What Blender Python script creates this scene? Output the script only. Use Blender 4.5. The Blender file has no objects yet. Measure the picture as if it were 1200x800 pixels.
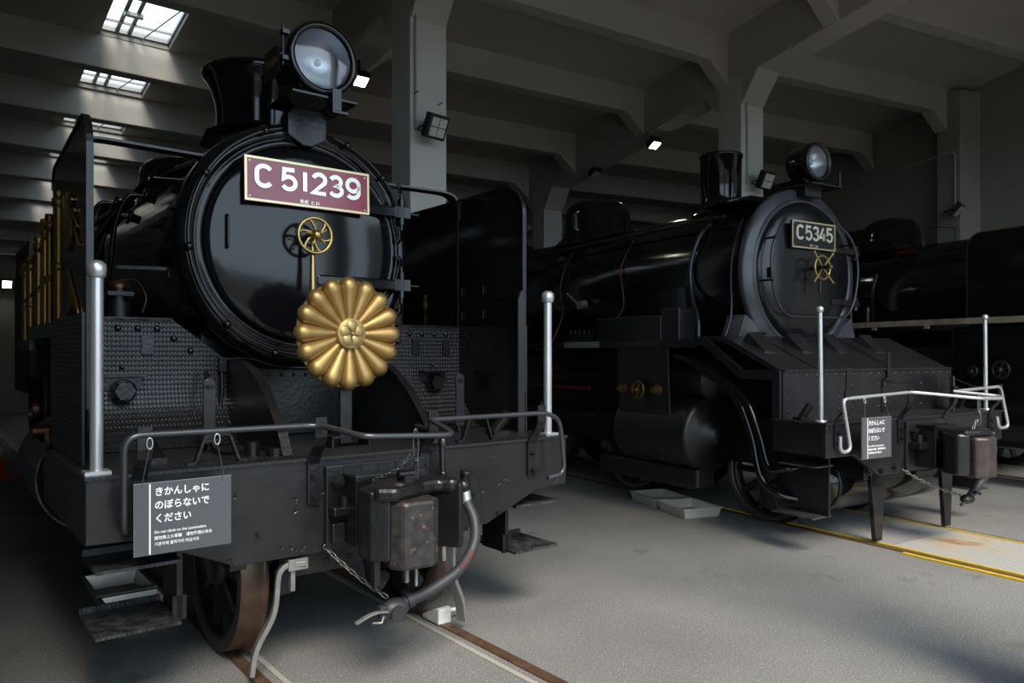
import bpy, math, random
from mathutils import Vector, Matrix
random.seed(7)
S = bpy.context.scene
COL = S.collection
PI = math.pi
sin, cos, rad = math.sin, math.cos, math.radians

# ---------------------------------------------------------------- camera
CAM_H = 1.6
cd = bpy.data.cameras.new('camera')
cd.sensor_width = 36.0
cd.lens = 888.0 / 1200.0 * 36.0
cd.shift_y = 15.0 / 1200.0
cd.clip_start = 0.05
cd.clip_end = 500
cam = bpy.data.objects.new('camera', cd)
cam.location = (0, 0, CAM_H)
cam.rotation_euler = (rad(90), 0, 0)
COL.objects.link(cam)
S.camera = cam

# ---------------------------------------------------------------- sky and exposure
W = bpy.data.worlds.new('overcast_sky')
S.world = W
W.use_nodes = True
bg = W.node_tree.nodes['Background']
bg.inputs[0].default_value = (0.68, 0.84, 1.0, 1)
bg.inputs[1].default_value = 1.0
S.view_settings.view_transform = 'Standard'
S.view_settings.look = 'None'
S.view_settings.gamma = 1.0
S.view_settings.use_curve_mapping = False
S.view_settings.exposure = 1.35
sun = bpy.data.lights.new('hazy_sun', 'SUN')
sun.energy = 2.1
sun.angle = rad(28)
sun.color = (1.0, .89, .75)
so = bpy.data.objects.new('hazy_sun', sun); COL.objects.link(so)
so.rotation_euler = Vector((-.36, .92, -1.18)).to_track_quat('-Z', 'Y').to_euler()

# ---------------------------------------------------------------- materials
MATS = {}
def mat(name, col, rough=.5, metal=0., bump=None, var=None, spec=.5, speck=None, trans=0., emit=None, coat=0.):
    m = bpy.data.materials.new(name); m.use_nodes = True
    nt = m.node_tree; N = nt.nodes; Lk = nt.links
    b = N['Principled BSDF']
    b.inputs['Base Color'].default_value = (*col, 1)
    b.inputs['Roughness'].default_value = rough
    b.inputs['Metallic'].default_value = metal
    b.inputs['Specular IOR Level'].default_value = spec
    if trans: b.inputs['Transmission Weight'].default_value = trans
    if coat: b.inputs['Coat Weight'].default_value = coat; b.inputs['Coat Roughness'].default_value = .12
    if emit:
        b.inputs['Emission Color'].default_value = (*emit[0], 1); b.inputs['Emission Strength'].default_value = emit[1]
    tc = N.new('ShaderNodeTexCoord')
    src = None
    if var:      # (scale, colour, contrast)
        n = N.new('ShaderNodeTexNoise'); n.inputs['Scale'].default_value = var[0]; n.inputs['Detail'].default_value = 6
        Lk.new(tc.outputs['Object'], n.inputs['Vector'])
        r = N.new('ShaderNodeValToRGB')
        c = var[2] if len(var) > 2 else .2
        r.color_ramp.elements[0].position = .5 - c; r.color_ramp.elements[1].position = .5 + c
        r.color_ramp.elements[0].color = (*col, 1); r.color_ramp.elements[1].color = (*var[1], 1)
        Lk.new(n.outputs['Fac'], r.inputs['Fac']); src = r.outputs['Color']
    if speck:    # (scale, colour, threshold)
        n = N.new('ShaderNodeTexNoise'); n.inputs['Scale'].default_value = speck[0]; n.inputs['Detail'].default_value = 2
        Lk.new(tc.outputs['Object'], n.inputs['Vector'])
        r = N.new('ShaderNodeValToRGB')
        r.color_ramp.elements[0].position = speck[2]; r.color_ramp.elements[1].position = speck[2] + .06
        Lk.new(n.outputs['Fac'], r.inputs['Fac'])
        x = N.new('ShaderNodeMix'); x.data_type = 'RGBA'
        Lk.new(r.outputs['Color'], x.inputs['Factor'])
        if src: Lk.new(src, x.inputs['A'])
        else: x.inputs['A'].default_value = (*col, 1)
        x.inputs['B'].default_value = (*speck[1], 1); src = x.outputs['Result']
    if src: Lk.new(src, b.inputs['Base Color'])
    if bump:     # (scale, strength, distance)
        n = N.new('ShaderNodeTexNoise'); n.inputs['Scale'].default_value = bump[0]; n.inputs['Detail'].default_value = 4
        Lk.new(tc.outputs['Object'], n.inputs['Vector'])
        p = N.new('ShaderNodeBump'); p.inputs['Strength'].default_value = bump[1]
        p.inputs['Distance'].default_value = bump[2] if len(bump) > 2 else .01
        Lk.new(n.outputs['Fac'], p.inputs['Height']); Lk.new(p.outputs['Normal'], b.inputs['Normal'])
    MATS[name] = m
    return m

def tread(name, col, rough, ax, period, strength, metal=0., var=None):
    """raised lozenge tread: bump from |sin|*|sin| across two plane axes of the object"""
    m = mat(name, col, rough, metal, var=var)
    nt = m.node_tree; N = nt.nodes; Lk = nt.links; b = N['Principled BSDF']
    tc = N.new('ShaderNodeTexCoord'); sp = N.new('ShaderNodeSeparateXYZ'); Lk.new(tc.outputs['Object'], sp.inputs[0])
    def M(op, a, bb=None):
        n = N.new('ShaderNodeMath'); n.operation = op
        for i, q in enumerate((a, bb)):
            if q is None: continue
            if isinstance(q, (int, float)): n.inputs[i].default_value = q
            else: Lk.new(q, n.inputs[i])
        return n.outputs[0]
    u = M('MULTIPLY', sp.outputs[ax[0]], PI / period); v = M('MULTIPLY', sp.outputs[ax[1]], PI / (period * ax[2]))
    h = M('MULTIPLY', M('SINE', M('ADD', u, v)), M('SINE', M('SUBTRACT', u, v)))
    h = M('MAXIMUM', h, 0.0); h = M('POWER', h, .6)
    p = N.new('ShaderNodeBump'); p.inputs['Strength'].default_value = strength; p.inputs['Distance'].default_value = .006
    Lk.new(h, p.inputs['Height']); Lk.new(p.outputs['Normal'], b.inputs['Normal'])
    return m

BLACK = mat('gloss_black_paint', (.0045, .0045, .0052), .12, bump=(9, .02, .02), var=(3, (.008, .0078, .0082)))
DOOR = mat('polished_black_paint', (.0045, .0045, .0055), .12, bump=(4.5, .035, .02), var=(4, (.008, .008, .009)))
DOOR53 = mat('worn_black_door_paint', (.006, .006, .0075), .2, bump=(26, .12, .006), var=(6, (.013, .013, .0145)))
SATIN = mat('satin_black_paint', (.0055, .0055, .0065), .29, bump=(38, .28, .008), var=(6, (.010, .0098, .0105)))
DENT = mat('dented_beam_paint', (.0085, .0085, .0095), .29, bump=(9, .30, .014), var=(5, (.015, .0145, .0148)))
DULL = mat('dull_black_iron', (.0045, .0045, .005), .42, bump=(60, .25, .006), var=(8, (.009, .0085, .0083)))
GREY53 = mat('worn_grey_black_paint', (.0085, .0085, .0105), .3, bump=(30, .12, .006), var=(5, (.017, .0165, .019)))
EDGE = mat('grey_board_edge', (.10, .105, .105), .4, .3, var=(6, (.14, .145, .14)))
RING53 = mat('sky_sheen_ring_paint', (.034, .035, .041), .28, bump=(16, .06, .006), var=(4, (.085, .087, .098)))  # base colour lightened and blued to stand for sky reflected in the ring
PLATE_T = tread('black_tread_plate', (.011, .011, .0125), .27, (0, 2, 1.35), .020, .8, var=(5, (.020, .020, .022)))
SIDE_T = tread('black_side_tread', (.011, .011, .0125), .27, (1, 2, 1.35), .017, .6)
DECK_T = tread('black_deck_tread', (.014, .014, .015), .42, (0, 1, 1.6), .025, .6)
STEP_T = tread('step_tread', (.016, .016, .017), .4, (0, 1, 1.6), .02, .9, var=(20, (.05, .05, .05), .1))
SILVER = mat('silver_painted_steel', (.66, .67, .68), .33, .75, var=(5, (.56, .57, .58)))
IRON = mat('bare_bent_steel', (.22, .22, .215), .45, .6, bump=(40, .2, .004), var=(14, (.33, .32, .30)))
RAILBAR = mat('dark_handrail_steel', (.07, .073, .08), .28, .6)
GOLD = mat('gold_lacquer', (.47, .31, .115), .42, .8, var=(8, (.40, .255, .09)))
GILT = mat('shaded_gilt', (.26, .155, .045), .4, .8)  # gold darkened in the colour itself to stand for shade on the railing
GOLDC = mat('gold_centre', (.50, .36, .15), .45, .6)
BRASS = mat('polished_brass', (.62, .46, .17), .28, .9, var=(25, (.50, .36, .12)))
BRASSD = mat('dull_brass', (.16, .095, .035), .4, .8)
COPPER = mat('copper_pipe', (.16, .075, .04), .4, .8)
CREAM = mat('cream_metal_numerals', (.95, .90, .78), .27, .65)
PLATEBORDER = mat('brass_plate_border', (.80, .66, .40), .3, .7)
RED = mat('crimson_plate_enamel', (.36, .022, .06), .3, bump=(70, .05, .003), coat=.9)
BLACKPL = mat('black_plate_enamel', (.012, .012, .013), .35)
TIRE = mat('worn_tyre_tread', (.075, .055, .042), .42, .6, var=(9, (.15, .095, .06)), bump=(30, .2, .004))
TIREF = mat('tyre_side_steel', (.06, .053, .048), .45, .5, var=(9, (.09, .075, .06)))
HUB = mat('dark_hub', (.035, .03, .027), .45, .4)
RUBBER = mat('grey_black_rubber_hose', (.028, .029, .033), .5, bump=(140, .25, .003))
REDRAG = mat('red_hose_mark', (.11, .02, .017), .6)
KNUCK = mat('worn_coupler_knuckle', (.018, .0175, .0175), .42, .2, var=(22, (.045, .040, .038), .15), speck=(24, (.15, .065, .052), .62), bump=(30, .25, .005))
KNUCK2 = mat('brown_coupler_iron', (.032, .026, .025), .42, .25, var=(10, (.07, .045, .04), .16), bump=(30, .25, .005))
SIGN = mat('grey_sign_board', (.075, .077, .086), .45)
SIGNE = mat('sign_edge', (.35, .35, .36), .5)
WHITE = mat('white_print', (.88, .88, .87), .5)
CORD = mat('thin_cord', (.05, .05, .05), .6)
LINK = mat('steel_link', (.55, .53, .50), .35, .8)
CHAINM = mat('dark_chain', (.16, .155, .15), .4, .7)
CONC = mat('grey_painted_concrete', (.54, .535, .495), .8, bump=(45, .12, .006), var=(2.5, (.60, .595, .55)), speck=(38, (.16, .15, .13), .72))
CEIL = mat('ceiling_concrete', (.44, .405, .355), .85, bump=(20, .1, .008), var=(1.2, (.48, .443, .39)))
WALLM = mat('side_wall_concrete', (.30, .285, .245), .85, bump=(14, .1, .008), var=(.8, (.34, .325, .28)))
CURB = mat('skylight_curb_plaster', (.62, .60, .55), .8, var=(6, (.50, .48, .43)))
ALU = mat('skylight_aluminium', (.35, .33, .30), .4, .6)
STAIN = mat('brushed_stainless', (.60, .57, .50), .32, .45, bump=(60, .08, .002))
LENSREF = mat('headlamp_reflector', (.50, .51, .53), .34, 1.0, bump=(18, .12, .01))
LAMPB = mat('black_lamp_housing', (.012, .012, .012), .5)
LAMPOFF = mat('unlit_led_panel', (.50, .50, .46), .5)
LAMPON = mat('lit_led_panel', (1, 1, .9), .5, emit=((1, .98, .80), 14))
CONDUIT = mat('grey_conduit', (.42, .43, .41), .5, .1)
RUST = mat('rusty_rail', (.10, .055, .033), .5, .5, var=(12, (.20, .12, .075)), bump=(40, .2, .004))
YELLOW = mat('yellow_edge_paint', (.62, .43, .035), .6, var=(12, (.48, .33, .03)))
REDM = mat('dark_red_lining', (.10, .008, .008), .5)
WBOARD = mat('weathered_white_edge', (.36, .32, .27), .6, var=(7, (.22, .14, .09)), bump=(40, .2, .004))
ORANGE = mat('orange_cone_plastic', (.55, .09, .02), .5)
CHOCK = mat('white_painted_chock', (.75, .75, .72), .6, var=(12, (.55, .52, .46), .15))
OLIVE = mat('dark_green_paint', (.010, .018, .013), .12)
DARKD = mat('dark_door_paint', (.035, .035, .035), .6)
FARM = mat('distant_leaves', (.03, .045, .02), .8)

def pane_mat(name, tint, gloss, rough):
    m = bpy.data.materials.new(name); m.use_nodes = True; nt = m.node_tree; N = nt.nodes
    N.remove(N['Principled BSDF'])
    t = N.new('ShaderNodeBsdfTransparent'); t.inputs[0].default_value = (*tint, 1)
    g = N.new('ShaderNodeBsdfGlossy'); g.inputs['Roughness'].default_value = rough
    x = N.new('ShaderNodeMixShader'); x.inputs[0].default_value = gloss; nt.links.new(t.outputs[0], x.inputs[1]); nt.links.new(g.outputs[0], x.inputs[2])
    nt.links.new(x.outputs[0], N['Material Output'].inputs[0]); return m
LENSG = pane_mat('headlamp_glass', (.92, .94, .96), .06, .05)
SKYG = pane_mat('skylight_glass', (.93, .96, .98), .05, .05)
GRAVEL = mat('dark_yard_ballast', (.075, .072, .068), .9, bump=(30, .8, .03), var=(20, (.05, .048, .045)))
def floor_mat():
    m = mat('asphalt_floor', (.15, .15, .145), .78, bump=(230, .35, .004))
    nt = m.node_tree; N = nt.nodes; Lk = nt.links; b = N['Principled BSDF']
    tc = N.new('ShaderNodeTexCoord')
    def noise(sc, det=5):
        n = N.new('ShaderNodeTexNoise'); n.inputs['Scale'].default_value = sc; n.inputs['Detail'].default_value = det
        Lk.new(tc.outputs['Object'], n.inputs['Vector']); return n.outputs['Fac']
    def ramp(s, p0, p1, c0, c1):
        r = N.new('ShaderNodeValToRGB'); e = r.color_ramp.elements
        e[0].position = p0; e[1].position = p1; e[0].color = (*c0, 1); e[1].color = (*c1, 1)
        Lk.new(s, r.inputs['Fac']); return r.outputs['Color']
    def mix(f, a, c, mode='MIX'):
        x = N.new('ShaderNodeMix'); x.data_type = 'RGBA'; x.blend_type = mode
        if isinstance(f, float): x.inputs['Factor'].default_value = f
        else: Lk.new(f, x.inputs['Factor'])
        Lk.new(a, x.inputs['A'])
        if isinstance(c, tuple): x.inputs['B'].default_value = (*c, 1)
        else: Lk.new(c, x.inputs['B'])
        return x.outputs['Result']
    base = ramp(noise(.9), .3, .7, (.150, .149, .145), (.205, .203, .197))
    grain = ramp(noise(120, 3), .35, .65, (.55, .55, .55), (1.35, 1.35, 1.35))
    c = mix(1.0, base, grain, 'MULTIPLY')
    c = mix(ramp(noise(70, 1), .68, .72, (0, 0, 0), (.7, .7, .7)), c, (.42, .41, .39))
    c = mix(ramp(noise(2.3, 3), .64, .74, (0, 0, 0), (.5, .5, .5)), c, (.07, .066, .06))
    Lk.new(c, b.inputs['Base Color'])
    return m
ASPHALT = floor_mat()
def add_dents(m, scale, depth):
    nt = m.node_tree; N = nt.nodes; Lk = nt.links; b = N['Principled BSDF']
    tc = N.new('ShaderNodeTexCoord'); v = N.new('ShaderNodeTexVoronoi'); v.inputs['Scale'].default_value = scale; v.inputs['Randomness'].default_value = 1.0
    ns = N.new('ShaderNodeTexNoise'); ns.inputs['Scale'].default_value = scale*3
    mx = N.new('ShaderNodeMix'); mx.data_type = 'RGBA'; mx.blend_type = 'LINEAR_LIGHT'; mx.inputs['Factor'].default_value = .10
    Lk.new(tc.outputs['Object'], ns.inputs['Vector']); Lk.new(tc.outputs['Object'], mx.inputs['A']); Lk.new(ns.outputs['Color'], mx.inputs['B'])
    Lk.new(mx.outputs['Result'], v.inputs['Vector'])
    r = N.new('ShaderNodeValToRGB'); e = r.color_ramp.elements
    e[0].position = .06; e[0].color = (0, 0, 0, 1); e[1].position = .17; e[1].color = (1, 1, 1, 1)
    Lk.new(v.outputs['Distance'], r.inputs['Fac'])
    p = N.new('ShaderNodeBump'); p.inputs['Strength'].default_value = .55; p.inputs['Distance'].default_value = depth
    Lk.new(r.outputs['Color'], p.inputs['Height'])
    old = b.inputs['Normal'].links[0].from_socket
    Lk.new(old, p.inputs['Normal']); Lk.new(p.outputs['Normal'], b.inputs['Normal'])
add_dents(DENT, 5.5, .008)

def pit_mat():
    m = tread('chequered_pit_plate', (.42, .41, .38), .5, (0, 1, 1.0), .03, .8, metal=.25)
    nt = m.node_tree; N = nt.nodes; Lk = nt.links; b = N['Principled BSDF']
    tc = N.new('ShaderNodeTexCoord')
    n = N.new('ShaderNodeTexNoise'); n.inputs['Scale'].default_value = 1.7; n.inputs['Detail'].default_value = 5
    Lk.new(tc.outputs['Object'], n.inputs['Vector'])
    r = N.new('ShaderNodeValToRGB'); e = r.color_ramp.elements
    e[0].position = .50; e[0].color = (.46, .45, .42, 1); e[1].position = .68; e[1].color = (.40, .17, .07, 1)
    e2 = r.color_ramp.elements.new(.58); e2.color = (.50, .44, .34, 1)
    Lk.new(n.outputs['Fac'], r.inputs['Fac']); Lk.new(r.outputs['Color'], b.inputs['Base Color'])
    return m
PITRUST = pit_mat()
PITGREY = tread('grey_chequered_pit_plate', (.34, .34, .33), .5, (0, 1, 1.0), .03, .8, metal=.25)

# ---------------------------------------------------------------- mesh helpers
def V(*a): return Vector(a)
class MB:
    def __init__(s): s.v = []; s.f = []; s.sm = []
    def add(s, vs, fs, smooth=False):
        o = len(s.v); s.v += [tuple(q) for q in vs]
        s.f += [tuple(o + i for i in f) for f in fs]; s.sm += [smooth] * len(fs)
        return s
    def box(s, x0, x1, y0, y1, z0, z1):
        return s.add([(x0,y0,z0),(x1,y0,z0),(x1,y1,z0),(x0,y1,z0),(x0,y0,z1),(x1,y0,z1),(x1,y1,z1),(x0,y1,z1)],
                     [(3,2,1,0),(4,5,6,7),(0,1,5,4),(1,2,6,5),(2,3,7,6),(3,0,4,7)])
    def hexa(s, p): return s.add(p, [(3,2,1,0),(4,5,6,7),(0,1,5,4),(1,2,6,5),(2,3,7,6),(3,0,4,7)])
    def prism(s, poly, ax, a0, a1):
        n = len(poly)
        def P(u, w, a): return {'x': (a, u, w), 'y': (u, a, w), 'z': (u, w, a)}[ax]
        vs = [P(u, w, a0) for u, w in poly] + [P(u, w, a1) for u, w in poly]
        fs = [tuple(range(n))[::-1], tuple(range(n, 2*n))] + [(i, (i+1) % n, n + (i+1) % n, n + i) for i in range(n)]
        ar = sum(poly[i][0]*poly[(i+1) % n][1] - poly[(i+1) % n][0]*poly[i][1] for i in range(n))
        flip = (ar < 0) != (ax == 'y') ; flip = flip != (a1 < a0)
        if flip: fs = [f[::-1] for f in fs]
        return s.add(vs, fs)
    def lathe(s, prof, o=(0,0,0), ax=(0,0,1), n=32, smooth=True, a0=0, a1=2*PI):
        """prof: list of (radius, height along ax)"""
        ax = Vector(ax).normalized(); o = Vector(o)
        u = ax.orthogonal().normalized() if abs(ax.z) > .9 else ax.cross(V(0,0,1)).normalized()
        w = ax.cross(u)
        full = abs(a1 - a0 - 2*PI) < 1e-6
        m = n if full else n + 1
        vs = []; rows = []
        for r, h in prof:
            if r < 1e-6: rows.append((len(vs),)); vs.append(o + ax*h)
            else:
                st = len(vs)
                for k in range(m):
                    a = a0 + (a1 - a0)*k/n
                    vs.append(o + ax*h + (u*cos(a) + w*sin(a))*r)
                rows.append(tuple(range(st, st+m)))
        fs = []
        for A, B in zip(rows, rows[1:]):
            for k in range(n):
                k2 = (k+1) % m
                if len(A) == 1 and len(B) == 1: continue
                if len(A) == 1: fs.append((A[0], B[k2], B[k]))
                elif len(B) == 1: fs.append((A[k], A[k2], B[0]))
                else: fs.append((A[k], A[k2], B[k2], B[k]))
        return s.add(vs, fs, smooth)
    def cyl(s, p0, p1, r0, r1=None, n=14, caps=True):
        p0 = Vector(p0); p1 = Vector(p1); r1 = r0 if r1 is None else r1
        d = p1 - p0; L = d.length
        s.lathe([(r0, 0), (r1, L)], p0, d, n)
        if caps: s.lathe([(0, 0), (r0, 0)], p0, d, n, False); s.lathe([(r1, L), (0, L)], p0, d, n, False)
        return s
    def sphere(s, c, r, n=14, sc=(1,1,1)):
        k = max(6, n//2); o = len(s.v)
        s.lathe([(r*sin(PI*i/k), -r*cos(PI*i/k)) for i in range(k+1)], (0,0,0), (0,0,1), n)
        for i in range(o, len(s.v)):
            q = s.v[i]; s.v[i] = (c[0]+q[0]*sc[0], c[1]+q[1]*sc[1], c[2]+q[2]*sc[2])
        return s
    def tube(s, pts, r, n=8, closed=False, caps=True, flat=None, u0=None):
        """swept tube; flat=(w,t) sweeps a rectangle instead"""
        P = [Vector(p) for p in pts]; m = len(P)
        T = []
        for i in range(m):
            a = P[(i-1) % m] if closed or i > 0 else P[i]
            b = P[(i+1) % m] if closed or i < m-1 else P[i]
            T.append((b - a).normalized())
        u = Vector(u0) if u0 else (T[0].orthogonal().normalized() if abs(T[0].z) > .95 else T[0].cross(V(0,0,1)).normalized())
        u = (u - T[0]*u.dot(T[0])).normalized()
        vs = []; rows = []
        for i in range(m):
            if i: 
                u = (u - T[i]*u.dot(T[i])).normalized()
            w = T[i].cross(u)
            st = len(vs)
            if flat:
                a, b = flat[0]/2, flat[1]/2
                for x, y in ((-a,-b),(a,-b),(a,b),(-a,b)): vs.append(P[i] + u*x + w*y)
            else:
                rr = r[i] if isinstance(r, (list, tuple)) else r
                for k in range(n):
                    vs.append(P[i] + (u*cos(2*PI*k/n) + w*sin(2*PI*k/n))*rr)
            rows.append(range(st, len(vs)))
        q = 4 if flat else n
        fs = []
        for i in range(m if closed else m-1):
            A = rows[i]; B = rows[(i+1) % m]
            for k in range(q): fs.append((A[k], A[(k+1) % q], B[(k+1) % q], B[k]))
        s.add(vs, fs, not flat)
        if caps and not closed:
            s.add([vs[i] for i in rows[0]], [tuple(range(q))[::-1]]); s.add([vs[i] for i in rows[-1]], [tuple(range(q))])
        return s
    def grid(s, rows, smooth=True):
        n = len(rows[0])
        return s.add([p for r in rows for p in r],
                     [(i*n+k, i*n+k+1, (i+1)*n+k+1, (i+1)*n+k) for i in range(len(rows)-1) for k in range(n-1)], smooth)
    def move(s, M):
        s.v = [tuple(M @ Vector(p)) for p in s.v]; return s
    def build(s, name, m, parent=None, bev=0, kind=None, loc=None, rot=None, label=None, solid=0):
        me = bpy.data.meshes.new(name); me.from_pydata(s.v, [], s.f)
        me.polygons.foreach_set('use_smooth', s.sm); me.materials.append(m); me.update()
        o = bpy.data.objects.new(name, me); COL.objects.link(o)
        if parent: o.parent = parent
        if solid:
            k = o.modifiers.new('solid', 'SOLIDIFY'); k.thickness = solid; k.offset = 0
        if bev:
            k = o.modifiers.new('bevel', 'BEVEL'); k.width = bev; k.segments = 2; k.limit_method = 'ANGLE'; k.angle_limit = rad(40)
        if kind: o['kind'] = kind
        if label: o['label'] = label
        if loc is not None: o.location = loc
        if rot is not None: o.rotation_euler = rot
        return o
def box(x0, x1, y0, y1, z0, z1): return MB().box(x0, x1, y0, y1, z0, z1)
def share(src, name, parent, loc=None, rot=None, scale=None):
    o = src.copy(); o.name = name; COL.objects.link(o); o.parent = parent
    if loc is not None: o.location = loc
    if rot is not None: o.rotation_euler = rot
    if scale is not None: o.scale = scale
    return o
def thing(name, label, cat, loc=(0,0,0), rz=0, group=None):
    o = bpy.data.objects.new(name, None); COL.objects.link(o); o.empty_display_size = .1
    o.location = loc; o.rotation_euler = (0, 0, rz); o['label'] = label; o['category'] = cat
    if group: o['group'] = group
    return o
def tag(o, label, cat, group=None):
    o['label'] = label; o['category'] = cat
    if group: o['group'] = group
    return o
def struct(o, label=None):
    o['kind'] = 'structure'
    if label: o['label'] = label
    return o
def arc(cx, cy, rx, ry, a0, a1, n=12):
    return [(cx + rx*cos(rad(a0+(a1-a0)*i/n)), cy + ry*sin(rad(a0+(a1-a0)*i/n))) for i in range(n+1)]
def smoothpath(pts, k=6):
    """Catmull-Rom through the points"""
    P = [Vector(p) for p in pts]; P = [P[0]*2-P[1]] + P + [P[-1]*2-P[-2]]; out = []
    for i in range(1, len(P)-2):
        a, b, c, d = P[i-1:i+3]
        for j in range(k):
            t = j/k
            out.append(.5*((2*b) + (c-a)*t + (2*a-5*b+4*c-d)*t*t + (3*b-a-3*c+d)*t**3))
    out.append(P[-2]); return out
def fillet(pts, r, k=5):
    """round the corners of a polyline"""
    P = [Vector(p) for p in pts]; out = [P[0]]
    for a, b, c in zip(P, P[1:], P[2:]):
        d0 = min(r, (a-b).length*.45); d1 = min(r, (c-b).length*.45)
        s = b + (a-b).normalized()*d0; e = b + (c-b).normalized()*d1
        for i in range(k+1):
            t = i/k; out.append(s*(1-t)**2 + b*2*t*(1-t) + e*t*t)
    out.append(P[-1]); return out

GLY = {
 'C': ([arc(.3,.69,.3,.31,28,180,10) + arc(.3,.31,.3,.31,180,332,10)], .62),
 '5': ([[(.52,1),(.08,1),(.05,.54)] + arc(.27,.32,.29,.32,128,-150,14)], .58),
 '1': ([[(.0,0),(.0,1)]], .04),
 '2': ([arc(.28,.71,.27,.29,165,-35,10) + [(.0,0),(.58,0)]], .58),
 '3': ([arc(.28,.75,.24,.25,160,-90,10) + arc(.28,.26,.28,.26,82,-155,12)], .56),
 '9': ([arc(.28,.68,.28,.32,0,359,20), [(.56,.68)] + arc(.26,.33,.30,.33,10,-140,10)], .57),
 '4': ([[(.56,.24),(.0,.24),(.36,1)], [(.42,.58),(.42,0)]], .56),
}
def glyph(ch, h, sw, th):
    """raised numeral as ribbon strokes, in the xz plane, front towards -y"""
    m = MB(); strokes, w = GLY[ch]; hw = sw/2
    for st in strokes:
        P = [V(hw + x*(h), 0, hw + y*(h - sw)) for x, y in st]
        n = len(P); L = []; R = []
        for i in range(n):
            a = (P[i]-P[i-1]).normalized() if i else None
            b = (P[i+1]-P[i]).normalized() if i < n-1 else None
            a = a or b; b = b or a
            na = V(-a.z, 0, a.x); nb = V(-b.z, 0, b.x); nm = (na+nb).normalized(); k = hw/max(.5, nm.dot(na))
            L.append(P[i]+nm*k); R.append(P[i]-nm*k)
        o = V(0, -th, 0); vs = []; fs = []
        for l, r in zip(L, R): vs += [l, r, l+o, r+o]
        for i in range(n-1):
            q = 4*i; p = q+4
            fs += [(q+2,p+2,p+3,q+3), (q,p,p+2,q+2), (q+1,q+3,p+3,p+1)]
        e = 4*(n-1)
        fs += [(0,2,3,1), (e,e+1,e+3,e+2)]
        m.add(vs, fs)
    return m, (w*h + sw)
def text(name, body, size, m, parent, M, ext=.001, bold=0., align='LEFT', space=1.0):
    cu = bpy.data.curves.new(name, 'FONT'); cu.body = body; cu.size = size; cu.extrude = ext; cu.offset = bold
    cu.align_x = align; cu.space_character = space; cu.resolution_u = 3
    o = bpy.data.objects.new(name+'_src', cu); COL.objects.link(o)
    dg = bpy.context.evaluated_depsgraph_get(); dg.update()
    me = bpy.data.meshes.new_from_object(o.evaluated_get(dg)); bpy.data.objects.remove(o)
    me.transform(M); me.materials.clear(); me.materials.append(m); me.name = name
    r = bpy.data.objects.new(name, me); COL.objects.link(r); r.parent = parent
    return r
FRONT = Matrix.Rotation(rad(90), 4, 'X')          # text plane -> xz, facing -y
def dup(root, loc, rz, label=None, group=None):
    r = root.copy(); COL.objects.link(r); r.location = loc; r.rotation_euler = (0, 0, rz)
    if label: r['label'] = label
    if group: r['group'] = group
    for ch in list(root.children):
        c = ch.copy(); COL.objects.link(c); c.parent = r
        for g in ch.children:
            d = g.copy(); COL.objects.link(d); d.parent = c
    return r

# ================================================================ the roundhouse
TX, TY = 28.2, -32.9                 # turntable centre: every track and roof girder points at it
def PW(r, a, z=0.): return V(TX - sin(rad(a))*r, TY + cos(rad(a))*r, z)
def slabz(r): return 6.4 - .115*(r - 50.6)
LA, LB, LC, LD, LE = 35.2, 29.2, 23.2, 41.2, 47.2      # girder lines
R_FRONT, R_BACK = 44.3, 68.0
q = [PW(41.5, a) for a in (LC-.6, LB, LA, LD, LE+.4)] + [PW(R_BACK+.5, a) for a in (LE+.4, LD, LA, LB, LC-.6)]
struct(MB().add([(-90,-120,-.03),(120,-120,-.03),(120,80,-.03),(-90,80,-.03)], [(0,1,2,3)]).build('ground', GRAVEL), 'dark ballast yard outside the shed')
struct(MB().add(q, [(0,1,2,3,4,5,6,7,8,9)]).build('floor', ASPHALT), 'grey asphalt floor of the engine shed with oil stains')

# ---- roof slab with skylight holes
SKY = [(53.45, 54.78), (55.25, 56.55), (57.0, 58.22), (58.75, 59.86), (60.3, 61.27), (61.95, 62.9)]
SKA = (37.14, 38.06)
def slab_piece(m, r0, r1, a0, a1, t=.16):
    q = [(r0,a0),(r0,a1),(r1,a1),(r1,a0)]
    m.hexa([PW(r, a, slabz(r)) for r, a in q] + [PW(r, a, slabz(r)+t) for r, a in q])
m = MB()
rs = [R_FRONT - .6] + [r for s in SKY for r in s] + [R_BACK + .3]
for i in range(len(rs)-1):
    hole = i % 2 == 1
    for a0, a1 in ((LC-.5, LB), (LB, LA), (LA, SKA[0]), SKA, (SKA[1], LD), (LD, LE+.3)):
        if hole and (a0, a1) == SKA: continue
        slab_piece(m, rs[i], rs[i+1], a0, a1)
struct(m.build('ceiling', CEIL), 'dark concrete roof slab of the engine shed')
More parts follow.
